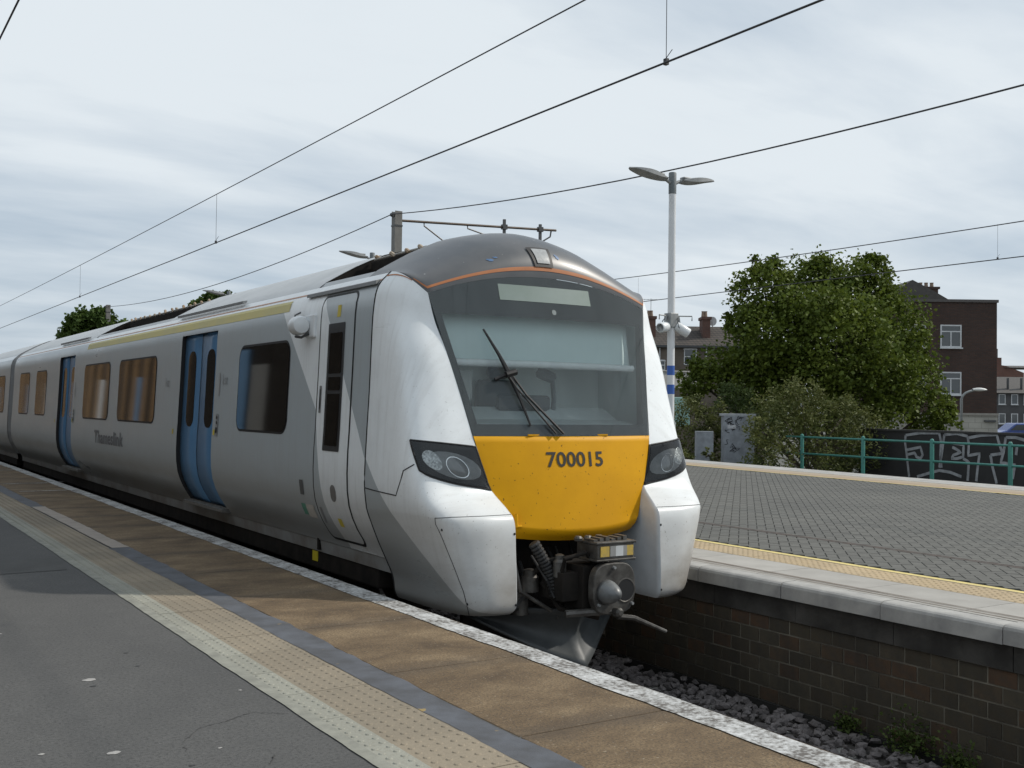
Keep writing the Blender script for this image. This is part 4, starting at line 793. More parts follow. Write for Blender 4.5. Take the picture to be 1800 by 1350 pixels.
for s0, t0, ds, dt in ((0.075, 0.235, 0.02, 0.055), (-0.33, 0.22, 0.028, 0.04), (-0.29, 0.25, 0.02, 0.02)): dpatch(lambda a, c: dome(s0 + ds * (a + 0.2 * math.sin(5 * c)), t0 + dt * (c + 0.15 * math.sin(6 * a)), 0.003), 6, 6).build('paint_mark', PM, train, smooth=True)
# coupler, hoses and obstacle plough below the front panel
bk_ = MB(); bk_.box(XC - 0.70, XC + 0.70, 7.25, 7.30, -0.55, 0.42); bk_.build('coupler_recess', UNDER, train)
YP = 6.24
pl = MB(); out = []
for k in range(28):
    a = 6.28318 * k / 28; x = 0.195 * math.copysign(abs(math.cos(a)) ** 0.6, math.cos(a)); z = 0.19 * math.copysign(abs(math.sin(a)) ** 0.7, math.sin(a)); out.append((XC + x, YP, 0.04 + z))
pl.prism(out, (0, 0.07, 0)); cpl = pl.build('coupler_plate', STEEL, train, bevel=0.008)
cn = MB(); cn.lathe([(0.092, 0.0), (0.088, -0.03), (0.07, -0.08), (0.045, -0.125), (0.018, -0.15)], (XC - 0.075, YP, 0.02), 20, 'y'); cn.build('coupler_cone', mat('cone_grey', (0.20, 0.215, 0.22), 0.45, (0.12, 0.12, 0.12), 8, metal=0.4), cpl, smooth=True)
fn_ = MB(); n = 24; fn_.grid([[(XC + 0.10 + r * math.cos(6.28318 * k / n), y, 0.02 + r * math.sin(6.28318 * k / n)) for k in range(n + 1)] for r, y in ((0.094, YP - 0.004), (0.084, YP - 0.006), (0.078, YP - 0.002))]); fn_.build('coupler_funnel_rim', STEEL, cpl); fd = MB(); fd.lathe([(0.079, YP - 0.001), (0.079, YP - 0.003)], (XC + 0.10, 0, 0.02), 24, 'y'); fd.build('coupler_funnel', BLACK, cpl)
for x, z, r in ((-0.01, 0.155, 0.014), (-0.15, -0.11, 0.012), (0.16, -0.12, 0.014)): q = MB(); q.lathe([(r, 0), (r * 0.8, -0.02)], (XC + x, YP, 0.04 + z), 8, 'y'); q.build('coupler_bolt', GALV, cpl)
q = MB(); q.lathe([(0.035, 0.0), (0.035, -0.05), (0.02, -0.07)], (XC + 0.01, YP, -0.13), 12, 'y'); q.build('air_valve', STEEL, cpl)
sh = MB(); sh.tube([(XC, YP + 0.06, 0.02), (XC, 7.3, 0.0)], 0.085, 14); sh.box(XC - 0.20, XC + 0.02, 6.36, 6.75, -0.12, 0.20); sh.box(XC - 0.34, XC - 0.18, 6.42, 6.70, -0.06, 0.15); sh.tube([(XC - 0.32, 6.46, 0.16), (XC - 0.34, 6.40, 0.26), (XC - 0.18, 6.36, 0.30), (XC - 0.06, 6.40, 0.2)], 0.018); sh.tube([(XC - 0.2, 6.5, 0.25), (XC - 0.36, 6.6, 0.22), (XC - 0.42, 6.8, 0.05)], 0.022); sh.build('coupler_shank', UNDER, train, bevel=0.01)
eb = MB(); eb.box(XC - 0.145, XC + 0.195, 6.26, 6.52, 0.255, 0.365); eb.box(XC - 0.16, XC + 0.21, 6.25, 6.53, 0.365, 0.385); eb.box(XC - 0.16, XC + 0.21, 6.25, 6.53, 0.240, 0.257); e_b = eb.build('electrical_box', STEEL, train, bevel=0.006)
for x0, x1, m_ in ((-0.12, -0.04, mat('box_yellow', (0.55, 0.38, 0.07), 0.5, (0.4, 0.3, 0.1), 20)), (-0.032, 0.02, mat('box_grey', (0.30, 0.30, 0.29), 0.5)), (0.02, 0.09, mat('box_white', (0.58, 0.60, 0.60), 0.5)), (0.09, 0.125, MATS['box_grey']), (0.125, 0.185, MATS['box_yellow'])): q = MB(); q.box(XC + x0, XC + x1, 6.254, 6.262, 0.275, 0.35); q.build('marker_panel', m_, e_b)
for dx in (-0.19, -0.10, 0.0): q = MB(); q.lathe([(0.03, 0.38), (0.034, 0.40), (0.022, 0.415)], (XC + dx, 6.44, 0), 10); q.build('box_fitting', STEEL, e_b)
hs_ = MB(); pts = [(XC - 0.47 + 0.16 * t_ + 0.03 * math.sin(3 * t_), 6.62 - 0.06 * t_, 0.36 - 0.40 * t_) for t_ in np.linspace(0, 1, 49)]; hs_.tube(pts, [0.046 if i % 3 else 0.036 for i in range(49)], 12); hs_.build('corrugated_hose', mat('hose_rubber', (0.022, 0.022, 0.022), 0.5), train)
for p0, p1, p2, r in (((-0.58, 6.75, 0.3), (-0.56, 6.65, 0.0), (-0.30, 6.62, -0.16), 0.016), ((-0.34, 6.7, 0.05), (-0.28, 6.55, -0.13), (-0.02, 6.4, -0.2), 0.02), ((0.3, 6.8, 0.3), (0.36, 6.7, 0.1), (0.25, 6.6, -0.1), 0.018), ((-0.6, 6.9, -0.18), (-0.1, 6.85, -0.22), (0.5, 6.9, -0.18), 0.03)):
    q = MB(); q.tube([(XC + a, b, c) for a, b, c in (p0, p1, p2)], r, 8); q.build('brake_pipe', UNDER if r > 0.019 else STEEL, train)
rc = random.Random(11)
for k in range(9):
    x0, z0 = rc.uniform(-0.55, 0.25), rc.uniform(0.12, 0.36); x1, z1 = x0 + rc.uniform(-0.2, 0.2), rc.uniform(-0.25, 0.02); y0_ = rc.uniform(6.5, 7.0)
    q = MB(); q.tube([(XC + x0, y0_ + 0.2, z0), (XC + x0 * 0.8 + x1 * 0.2, y0_, z0 * 0.6 + z1 * 0.4 - 0.05), (XC + x1, y0_ - 0.03, z1), (XC + x1 * 0.7, y0_ + 0.15, z1 - 0.06)], rc.uniform(0.008, 0.017), 7); q.build('cable', BLACK if k % 3 else STEEL, train)
for x, y, z, r_ in ((-0.42, 6.74, 0.06, 0.07), (-0.30, 6.52, 0.19, 0.05), (-0.46, 6.8, -0.12, 0.06), (0.40, 6.8, 0.16, 0.06)):
    q = MB(); q.lathe([(r_ * 0.6, -0.09), (r_, -0.08), (r_, 0.03), (r_ * 0.7, 0.05), (r_ * 0.7, 0.08), (r_ * 0.3, 0.09)], (XC + x, y, z), 14); q.build('air_reservoir', STEEL, train, auto=True)
for k in range(6): q = MB(); q.box(XC - 0.15 + 0.055 * k, XC - 0.115 + 0.055 * k, 6.30, 6.42, 0.386, 0.40 + 0.008 * (k % 3)); q.build('box_cover', STEEL, e_b)
br = MB(); br.tube([(XC - 0.36, 6.36, -0.135), (XC - 0.02, YP + 0.02, -0.125)], 0.028, 8); br.build('support_arm', STEEL, train)
lv = MB(); lv.tube([(XC + 0.02, YP - 0.01, -0.165), (XC + 0.16, YP - 0.03, -0.185), (XC + 0.40, YP - 0.12, -0.295)], [0.022, 0.019, 0.013], 8); lv.build('uncoupling_lever', STEEL, train)
pgb = MB(); rows = []
for k in np.linspace(0, 1, 9):
    rows.append([(XC - 0.02 + s * (0.80 - 0.12 * k), 6.60 + 0.52 * abs(s) + 0.13 * math.sin(k * 3.14) - 0.05 * k, -0.17 + (-0.60 + 0.34 * abs(s) ** 1.2 + 0.17) * k) for s in np.linspace(-1, 1, 33)])
pgb.grid(rows); pgb.build('obstacle_plough', PLOUGHM, train, smooth=True, solid=0.02)

# ------------------------------------------------------------------ helpers for things set out along rays measured from the photograph's station plan
def at(px, py, depth):
    return Vector((0, 0, 1.36)) + RT * ((px - 900) / 1880 * depth) + UP * (-(py - 675) / 1880 * depth) + FW * depth
def copy_tree(o, parent=None):
    c = o.copy(); COL.objects.link(c); c.parent = parent
    for ch in list(o.children): copy_tree(ch, c)
    return c

# ------------------------------------------------------------------ station lamps on the island platform
POSTW = mat('white_post_paint', (0.72, 0.73, 0.74), 0.4, (0.64, 0.65, 0.66), 3); BAND = mat('blue_band', (0.035, 0.115, 0.42), 0.45); LGREY = mat('lamp_head_grey', (0.34, 0.35, 0.35), 0.5, (0.25, 0.26, 0.26), 10)
def lamp_post():
    r = empty('station_lamp')
    b = MB(); b.lathe([(0.095, 0.0), (0.095, 1.14), (0.08, 1.17)], (0, 0, 0), 20); b.build('post_base', mat('post_base_grey', (0.20, 0.22, 0.22), 0.5), r, auto=True)
    b = MB(); b.lathe([(0.066, 1.16), (0.062, 5.16)], (0, 0, 0), 20); b.build('post', POSTW, r, auto=True)
    b = MB(); b.lathe([(0.068, 5.14), (0.068, 5.50), (0.06, 5.515)], (0, 0, 0), 20); b.build('post_cap', mat('cap_grey', (0.15, 0.17, 0.18), 0.55, (0.12, 0.135, 0.14), 20), r, auto=True)
    for z0 in (1.64, 1.97): b = MB(); b.lathe([(0.0665, z0), (0.0665, z0 + 0.165)], (0, 0, 0), 20); b.build('blue_band', BAND, r, auto=True)
    for s_ in (-1, 1):
        # flat leaf-shaped head reaching out and slightly up from the post
        top, bot = [], []
        for i in range(11):
            t_ = i / 10; d = 0.16 + 0.80 * t_; wd = 0.02 + 0.135 * math.sin(math.pi * min(1, t_ * 0.80 + 0.12)) ** 0.7 * (1 if t_ < 0.99 else 0.3); zt = 5.40 + 0.12 * t_ - 0.03 * t_ * t_ + 0.04 * math.sin(math.pi * t_); zb = zt - 0.02 - 0.125 * math.sin(math.pi * min(1, 0.1 + t_ * 0.9)) * (1 - 0.4 * t_)
            top.append([(s_ * d, wd * q, zt - 0.02 * q * q) for q in np.linspace(-1, 1, 7)]); bot.append([(s_ * d, wd * q, zb + 0.05 * q * q * (1 - t_)) for q in np.linspace(-1, 1, 7)])
        b = MB(); b.grid(top); b.grid(bot); b.grid([[a[0] for a in top], [a[0] for a in bot]]); b.grid([[a[-1] for a in top], [a[-1] for a in bot]]); b.grid([top[-1], bot[-1]]); b.grid([top[0], bot[0]])
        h = b.build('lamp_head', LGREY, r, auto=True)
        b = MB(); b.box(min(s_ * 0.22, s_ * 0.42), max(s_ * 0.22, s_ * 0.42), -0.06, 0.06, 5.43, 5.465); b.build('control_gear', LGREY, h, bevel=0.01)
        b = MB(); b.tube([(s_ * 0.06, 0, 5.33), (s_ * 0.13, 0, 5.365), (s_ * 0.22, 0, 5.40)], 0.03, 10); b.build('head_arm', LGREY, r)
    return r
lamp = lamp_post(); lrot = 0.0
lspots = [((12.40, 14.16, 0), 'white lamp post with blue bands and cameras behind the cab'), ((12.40, 26.33, 0), 'lamp post whose head shows over the roof behind the cab'), ((12.40, 38.5, 0), 'distant lamp post whose tip shows over the train roof')]
for i, (l, lab) in enumerate(lspots):
    o = lamp if i == 0 else copy_tree(lamp); o.location = l; o.rotation_euler = (0, 0, 0); tag(o, lab, 'lamp post', 'double-headed lamps along the island platform')
def cctv(loc, rz, label, tilt):
    r = empty('security_camera', loc, rz); tag(r, label, 'camera', 'cameras on the lamp post')
    b = MB(); b.lathe([(0.02, -0.06), (0.075, -0.05), (0.088, 0.0), (0.088, 0.20), (0.078, 0.215)], (0, 0, 0), 16, 'x'); o = b.build('camera_housing', WHITE, r, auto=True); o.rotation_euler = (0, tilt, 0); o.location = (0.06, 0, -0.05)
    b = MB(); b.lathe([(0.07, 0.0), (0.07, 0.004)], (0.211, 0, 0), 14, 'x'); q = b.build('camera_lens', DARKG, o)
    b = MB(); b.tube([(-0.02, 0, 0.14), (0.30, 0, 0.14), (0.30, 0, 0.06)], 0.012, 6); b.tube([(0.06, 0, 0.14), (0.08, 0, 0.02)], 0.02, 8); b.build('camera_bracket', GALV, r)
    b = MB(); b.tube([(0.04, -0.02, 0.12), (0.03, -0.09, 0.05), (0.05, -0.095, -0.06), (0.10, -0.05, -0.10)], 0.008, 6); b.build('camera_cable', DARKG, r); return r
cctv((12.34, 14.18, 2.86), math.radians(200), 'white camera left of the lamp post, nearest the train', 0.15)
cctv((12.45, 14.12, 2.86), math.radians(-30), 'white camera right of the lamp post, tilted downwards', 0.55)
b = MB(); b.box(12.31, 12.49, 14.07, 14.25, 2.80, 3.05); ck = b.build('camera_clamp', GALV, None, bevel=0.01); tag(ck, 'grey metal clamp box round the white lamp post holding cameras', 'bracket')

# ------------------------------------------------------------------ overhead line: masts, wires
MASTM = mat('weathered_mast_steel', (0.20, 0.195, 0.18), 0.65, (0.15, 0.145, 0.135), 3, metal=0.2)
def mast(loc, label, arm=True):
    r = empty('overhead_line_mast', loc); tag(r, label, 'mast', 'masts of the overhead line')
    b = MB(); w = 0.155
    b.box(-w, w, -w, -w + 0.02, 0, 9.9); b.box(-w, w, w - 0.02, w, 0, 9.9); b.box(-0.012, 0.012, -w + 0.02, w - 0.02, 0, 9.9); b.box(-w, -w + 0.1, -w + 0.02, w - 0.02, 0, 9.85); b.build('mast_column', MASTM, r)
    b = MB(); b.box(-0.17, 0.17, -0.17, 0.17, 9.3, 9.36); b.build('mast_clamp', DARKG, r); b = MB(); b.lathe([(0.06, -0.1), (0.08, -0.06), (0.06, 0.0), (0.08, 0.04), (0.05, 0.1)], (-0.24, -0.05, 9.74), 10, 'y'); b.tube([(-0.24, -0.05, 9.74), (0, 0, 9.74)], 0.03, 6); b.build('wire_insulator', DARKG, r)
    if arm:
        b = MB(); b.tube([(0.15, 0, 9.56), (7.6, 0, 9.92)], 0.05, 8); b.build('cantilever_arm', mat('rusty_arm', (0.12, 0.085, 0.06), 0.6, (0.08, 0.07, 0.06), 8, metal=0.3), r)
        b = MB(); b.tube([(1.2, 0, 9.58), (1.2, 0, 9.46), (2.5, 0, 8.7)], 0.03, 6); b.tube([(3.2, 0, 9.68), (3.2, 0, 9.56), (4.9, 0, 9.2)], 0.03, 6); b.build('stay_rod', DARKG, r)
        for x, z0, z1 in ((4.97, 8.4, 10.12), (6.78, 9.1, 10.10)):
            b = MB(); b.box(x - 0.05, x + 0.05, -0.05, 0.05, z0, z1); b.box(x - 0.11, x + 0.11, -0.09, 0.09, 9.70 + 0.045 * (x - 4.97), 9.90 + 0.045 * (x - 4.97)); b.build('drop_bracket', DARKG, r)
        b = MB(); b.tube([(7.35, 0, 9.9), (7.3, 0, 9.62), (6.85, 0, 9.35)], 0.035, 6); b.build('registration_arm', DARKG, r)
    return r
mast((18.72, 37.55, -0.9), 'steel overhead line mast with cross arm rising behind the dark train roof'); mast((18.5, 87.0, -0.9), 'far overhead line mast in front of distant green tree', False)
WIREM = mat('dark_wire', (0.045, 0.045, 0.048), 0.6)
def wire(name, pts, r, label, group='wires of the overhead line'):
    b = MB(); b.tube(pts, r, 6); o = b.build(name, WIREM, None, smooth=True); tag(o, label, 'wire', group); return o
cat = wire('catenary_wire', [(XC, y, 4.54 + 0.00012 * (y - 20) ** 2) for y in range(-30, 131, 4)], 0.0062, 'upper wire over the train, highest of the long wires')
con = wire('contact_wire', [(XC - 0.05 + 0.04 * math.sin(y / 25), y, 3.79 + 0.006 * max(0, y - 20) ** 0.5 * (y > 20)) for y in range(-30, 131, 4)], 0.0075, 'contact wire over the train, second from the top left')
def dropper(y, parent, x=XC, z0=3.80, z1=4.55):
    b = MB(); b.tube([(x, y, z0), (x, y, z1)], 0.0028, 5); b.build('dropper', WIREM, parent)
    b = MB(); b.box(x - 0.013, x + 0.013, y - 0.016, y + 0.016, z0 - 0.008, z0 + 0.036); b.tube([(x, y, z0 + 0.04), (x + 0.03, y - 0.03, z0 + 0.10)], 0.003, 5); b.build('dropper_clamp', WIREM, parent)
for y in (5.72, 16.0, 26.2): dropper(y, con)
def sagw(p0, p1, sag, n=30): return [(p0[0] + (p1[0] - p0[0]) * t_, p0[1] + (p1[1] - p0[1]) * t_, p0[2] + (p1[2] - p0[2]) * t_ - 4 * sag * t_ * (1 - t_)) for t_ in np.linspace(0, 1, n)]
ew = wire('earth_wire', sagw((18.48, 87, 8.86), (18.48, 37.5, 8.86), 0.75) + sagw((18.48, 37.5, 8.86), (18.48, -14, 8.86), 1.42)[1:], 0.019, 'long sagging wire tied to the mast above the train roof')
c2 = wire('catenary_wire', [(21.4, y, 5.47 + 0.0009 * (y - 17) ** 2) for y in range(-10, 60, 2)], 0.012, 'upper wire of the far track, crossing above the big tree')
w2 = wire('contact_wire', [(21.4, y, 4.73) for y in range(-10, 60, 4)], 0.012, 'lower wire of the far track, passing behind the lamp post')
for y in (13.8, 18.4, 26.0): dropper(y, w2, 21.4, 4.74, 5.5)
wire('feeder_wire', [(1.60, y, 5.5) for y in range(-20, 120, 5)], 0.011, 'short stretch of wire in the top left corner')

# ------------------------------------------------------------------ station building on the near platform (mirrored in the side windows)
sbd = root('station_building', (-5, 25, 0)); tag(sbd, 'brown brick station building mirrored in the train windows', 'building')
SBR = m_brick('station_brick', ((0.060, 0.034, 0.018), (0.045, 0.027, 0.015)), (0.06, 0.05, 0.04), 0.225, 0.075, axis='yz')
b = MB(); b.box(-9, -3.2, 6, 172, 0, 5.6); b.build('brick_wall', SBR, sbd)
for k in range(100):
    y = 7.0 + 1.65 * k
    if 14 < y < 36:
        f = MB(); f.box(-3.21, -3.15, y + 0.05, y + 1.6, 0.5, 4.4); f.build('dark_window', UNDER, sbd)
        if k in (13, 14): f = MB(); f.box(-3.14, -3.08, y, y + 1.3, 1.2, 3.0 + 0.5 * (k - 13)); f.build('notice_board', mat('board_grey', (0.22, 0.22, 0.21), 0.7) if k == 13 else MATS['blue_door_paint'], sbd)
        continue
    b = MB(); b.box(-3.22, -3.14, y, y + random.uniform(0.45, 0.95), 0, 5.5); b.build('brick_pier', m_brick('pier_brick', ((0.30, 0.175, 0.06), (0.24, 0.135, 0.05)), (0.24, 0.16, 0.1), 0.225, 0.075, axis='yz'), sbd)
    if k % 4 == 1: f = MB(); f.box(-3.21, -3.15, y + 1.0, y + 1.6, 0.02, 2.9); f.build('doorway', WHITE if k % 8 == 1 else MATS['blue_door_paint'], sbd)
    elif k % 4 != 3: f = MB(); f.box(-3.21, -3.17, y + 0.97, y + 1.64, 0.4, 4.6); f.build('dark_window', UNDER, sbd)
b = MB(); b.box(-9.2, -2.6, 5.8, 172.2, 5.6, 5.85); b.build('roof_edge', mat('roof_grey', (0.16, 0.16, 0.16), 0.7), sbd)

# ------------------------------------------------------------------ green railing, painted wall, cabinets beyond the far track
GRN = mat('green_railing_paint', (0.055, 0.235, 0.195), 0.45, (0.045, 0.19, 0.16), 6, speck=((0.12, 0.08, 0.05), 30, 0.72))
pA, pB = at(1383, 770, 33.0), at(1776, 787, 26.2)
rl_ = root('green_railing', (pA.x, pA.y, -0.7)); tag(rl_, 'green metal railing with round-topped posts behind the platform', 'railing')
dv = (pB - pA); L0 = dv.length; dirn = dv.normalized(); zt = 0.60
def rp(t_, z): return (pA.x + dv.x * t_, pA.y + dv.y * t_, z)
for z in (zt, zt - 0.50): b = MB(); b.tube([rp(0.0, z), rp(2.0, z)], 0.030, 8); b.build('rail', GRN, rl_, smooth=True)
def tpx(px):      # where a post seen at column px stands along the railing
    best = min(range(0, 401), key=lambda k: abs((lambda r: 900 + 1880 * r.dot(RT) / r.dot(FW))(Vector(rp(k / 200, 0)) - Vector((0, 0, 1.36))) - px)); return best / 200
for px_ in (1410, 1517, 1638, 1776, 1935, 2110): b = MB(); x, y, z = rp(tpx(px_), 0); b.lathe([(0.055, -0.75), (0.055, zt + 0.04), (0.045, zt + 0.075), (0.02, zt + 0.095)], (x, y, 0), 12); b.build('post', GRN, rl_, auto=True)
wA, wB = at(1535, 757, 34.0), at(1830, 762, 28.5)
gw = root('graffiti_wall', (wA.x, wA.y, -1.1)); tag(gw, 'black painted boundary wall with outlined white graffiti letters', 'wall')
wd_ = (wB - wA); wn_ = Vector((wd_.y, -wd_.x, 0)).normalized(); wn_ = wn_ if wn_.dot(FW) < 0 else -wn_; ZT = 0.80
def wp_(t_, z, o=0.0): q = wA + wd_ * t_ + wn_ * o; return (q.x, q.y, z)
b = MB(); b.prism([wp_(-0.10, -1.3), wp_(1.8, -1.3), wp_(1.8, ZT), wp_(-0.10, ZT)], -wn_ * 0.22); b.build('wall_face', mat('black_wall_paint', (0.022, 0.021, 0.022), 0.75, (0.034, 0.032, 0.032), 1.5, bump=0.3, bscale=20), gw)
b = MB(); b.prism([wp_(-0.11, ZT, 0.03), wp_(1.8, ZT, 0.03), wp_(1.8, ZT + 0.06, 0.03), wp_(-0.11, ZT + 0.06, 0.03)], -wn_ * 0.28); b.build('wall_coping', mat('dark_coping', (0.05, 0.048, 0.045), 0.8), gw)
def wpx(px, py):      # point of the wall face seen at a column and row of the photograph
    d = RT * (px - 900) + UP * (-(py - 675)) + FW * 1880; o_ = Vector((0, 0, 1.36)); q = (wA + wn_ * 0.012 - o_).dot(wn_) / d.dot(wn_); return o_ + d * q
SPRAY = mat('white_spray_paint', (0.36, 0.37, 0.385), 0.8, (0.22, 0.225, 0.235), 5)
strokes = [[(1592, 765), (1591, 778), (1594, 800), (1598, 838)], [(1592, 765), (1618, 761), (1651, 761)], [(1651, 761), (1654, 776), (1653, 800), (1655, 822)], [(1593, 791), (1618, 786), (1622, 800), (1618, 806), (1611, 803), (1608, 796), (1595, 799)],
 [(1660, 764), (1656, 795), (1651, 822)], [(1660, 764), (1682, 762), (1701, 767)], [(1701, 767), (1703, 782), (1702, 801), (1722, 797), (1719, 818), (1716, 846)], [(1676, 779), (1694, 782), (1693, 803), (1683, 806), (1673, 806), (1676, 800), (1689, 795), (1680, 789), (1674, 786)], [(1693, 806), (1703, 812), (1701, 845)], [(1612, 838), (1635, 831), (1651, 827), (1670, 830), (1690, 838)],
 [(1702, 770), (1725, 765), (1752, 764), (1757, 782), (1762, 796)], [(1741, 800), (1762, 797)], [(1741, 800), (1745, 822), (1752, 850)], [(1768, 769), (1764, 795), (1759, 813), (1784, 817), (1780, 842)], [(1768, 769), (1785, 769), (1802, 774)], [(1788, 782), (1786, 800)]]
for s_ in strokes:
    b = MB(); P = []
    for a, c in zip(s_[:-1], s_[1:]):
        for i in range(4): P.append((a[0] + (c[0] - a[0]) * i / 4, a[1] + (c[1] - a[1]) * i / 4))
    P.append(s_[-1]); up = Vector((0, 0, 1)); rows = [[], []]
    for i, (x, y) in enumerate(P):
        q = wpx(x, y); a = wpx(*P[max(i - 1, 0)]); c = wpx(*P[min(i + 1, len(P) - 1)]); n = (c - a).cross(wn_).normalized() * 0.042; rows[0].append(tuple(q + n)); rows[1].append(tuple(q - n))
    b.grid(rows); b.build('graffiti_stroke', SPRAY, gw)
def cabinet(name, px0, px1, ptop, depth, dz, label, cat_, dep=0.45):
    a, c = at(px0, 790, depth), at(px1, 790, depth); zt_ = at(px0, ptop, depth).z; r = root(name, (a.x, a.y, -1.0)); tag(r, label, cat_)
    d = (c - a); d.z = 0; n = Vector((d.y, -d.x, 0)).normalized(); n = n if n.dot(FW) > 0 else -n
    b = MB(); b.prism([(a.x, a.y, -1.0), (c.x, c.y, -1.0), (c.x, c.y, zt_ - dz), (a.x, a.y, zt_ - dz)], n * dep); m_ = b.build('cabinet_body', mat('grey_cabinet_paint', (0.30, 0.325, 0.355), 0.5, (0.20, 0.215, 0.235), 4), r, bevel=0.012)
    return r, a, c, d, n, zt_
r, a, c, d, n, zt_ = cabinet('equipment_cabinet', 1272, 1326, 728, 34.0, 0.06, 'tall pale grey trackside cabinet scrawled with black tags', 'cabinet')
e = d.normalized() * 0.05
b = MB(); b.prism([(a.x - e.x, a.y - e.y, zt_ - 0.06), (c.x + e.x, c.y + e.y, zt_ - 0.06), (c.x + e.x, c.y + e.y, zt_ + 0.02), (a.x - e.x, a.y - e.y, zt_ + 0.02)], n * 0.5); b.build('cabinet_lid', mat('lid_grey', (0.36, 0.38, 0.40), 0.6), r, bevel=0.01)
b = MB(); q = a + d * 0.12 - n * 0.012; q2 = a + d * 0.40 - n * 0.012; b.prism([(q.x, q.y, 0.80), (q2.x, q2.y, 0.80), (q2.x, q2.y, 0.92), (q.x, q.y, 0.92)], n * 0.01); b.build('label_plate', mat('label_plate_white', (0.55, 0.56, 0.58), 0.5), r)
rr = random.Random(5); TAGM = mat('black_marker', (0.02, 0.02, 0.022), 0.7)
for k in range(16):
    u0, z0 = rr.uniform(0.05, 0.6), rr.uniform(-0.05, 1.15); b = MB(); pts = []
    for i in range(5): q = a + d * min(0.97, max(0.03, u0 + rr.uniform(-0.1, 0.14))) - n * 0.008; pts.append((q.x, q.y, z0 + rr.uniform(-0.1, 0.1)))
    b.tube(pts, 0.009, 4); b.build('graffiti_scrawl', TAGM, r)
r2, *_ = cabinet('concrete_post_box', 1224, 1254, 758, 33.6, 0.0, 'low grey box half hidden in plants left of the tall cabinet', 'box', 0.3)

# ------------------------------------------------------------------ trees and shrubs
BARK = mat('bark', (0.075, 0.06, 0.045), 0.9, (0.045, 0.037, 0.03), 8, bump=0.6, bscale=25)
def tree(name, base_, h, lobes, nleaf, leafsize, m_, label, group=None, trunk=0.25, narrow=0.75, core=0.35, cat_='tree'):
    r = root(name, base_); tag(r, label, cat_, group); bx, by, bz = base_
    cz = sum(l[2] * l[3] for l in lobes) / sum(l[3] for l in lobes)
    b = MB(); b.tube([(bx, by, bz), (bx + 0.05, by, bz + h * 0.25), (bx - 0.05, by + 0.05, cz)], [trunk, trunk * 0.8, trunk * 0.4], 10)
    for (x, y, z, rad) in lobes: b.tube([(bx, by, bz + h * 0.22 + 0.1 * rad), ((bx + x) / 2, (by + y) / 2, (bz + h * 0.25 + z) / 2 + 0.2), (x, y, z)], [trunk * 0.45, trunk * 0.28, 0.03], 6)
    b.build('trunk', BARK, r, smooth=True)
    P, T = [], []; vol = sum(l[3] ** 2 for l in lobes)
    for (x, y, z, rad) in lobes:
        n = int(nleaf * rad ** 2 / vol); nc = max(8, int(n / 34)); cd = rng.normal(size=(nc, 3)); cd /= np.linalg.norm(cd, axis=1)[:, None]
        cc_ = np.array([x, y, z]) + cd * (rad * (core + (1.02 - core) * rng.random((nc, 1)) ** 0.45)) * np.array([1, 1, 0.92])
        idx = rng.integers(0, nc, n); P.append(cc_[idx] + rng.normal(size=(n, 3)) * rad * 0.13); T.append(np.clip(0.65 * rng.random(nc)[idx] + 0.35 * rng.random(n), 0, 1))
    leaf_cloud('crown', np.concatenate(P), leafsize, m_, r, narrow=narrow, tone=np.concatenate(T)); return r
LEAF = m_leaf('maple_leaf', (0.060, 0.092, 0.013), (0.145, 0.185, 0.028)); LEAFD = m_leaf('dark_leaf', (0.035, 0.058, 0.016), (0.075, 0.105, 0.028)); SHRUB = m_leaf('dull_shrub_leaf', (0.056, 0.074, 0.020), (0.155, 0.168, 0.052)); FAR = m_leaf('far_leaf', (0.05, 0.09, 0.02), (0.10, 0.15, 0.035))
def lobe(px, py, depth, rpx): q = at(px, py, depth); return (q.x, q.y, q.z, rpx / 1880 * depth)
D = 41
big = [lobe(1345, 520, D, 62), lobe(1425, 520, D + 1, 70), lobe(1500, 520, D, 68), lobe(1370, 600, D - 1, 85), lobe(1470, 600, D - 2, 100), lobe(1560, 575, D, 70), lobe(1580, 655, D, 66), lobe(1530, 670, D - 1, 85), lobe(1420, 680, D - 1, 85), lobe(1330, 665, D, 70), lobe(1628, 722, D, 44), lobe(1530, 480, D, 34), lobe(1345, 475, D, 28), lobe(1265, 655, D + 1, 48), lobe(1225, 670, D + 1, 36), lobe(1440, 470, D, 24), lobe(1308, 560, D, 34), lobe(1660, 738, D, 26)]
q = at(1470, 760, D); tree('broadleaf_tree', (q.x, q.y, -4.6), 11, big, 72000, 0.138, LEAF, 'big dense broadleaf tree beside the brown brick building', trunk=0.3, narrow=0.85, core=0.45)
D = 34
sh = [('buddleia_shrub', [lobe(1380, 740, D, 66), lobe(1445, 755, D, 72), lobe(1410, 705, D, 46), lobe(1515, 775, D, 58), lobe(1480, 735, D, 44), lobe(1350, 800, D - 2, 46), lobe(1340, 760, D - 2, 34), lobe(1440, 830, D - 1, 50)], 13000, 'dull green buddleia shrub spilling over behind the green railing'),
      ('wild_shrub', [lobe(1215, 735, D + 2.2, 40), lobe(1250, 738, D + 2.2, 38), lobe(1215, 790, D + 2.2, 42), lobe(1262, 790, D + 2.4, 45), lobe(1204, 805, D - 1.5, 20), lobe(1246, 800, D - 1.2, 13)], 7000, 'yellowish shrub between the lamp post and the tall cabinet'),
      ('wild_shrub', [lobe(1530, 790, D + 2, 36), lobe(1490, 825, D + 1, 40), lobe(1550, 830, D + 2, 25)], 4000, 'low dark shrub growing at the end of the black wall'),
      ('wild_shrub', [lobe(1330, 760, D + 2.5, 52), lobe(1290, 705, D + 3, 38), lobe(1345, 828, D - 1, 30)], 6000, 'leafy shrub leaning over the tall grey cabinet')]
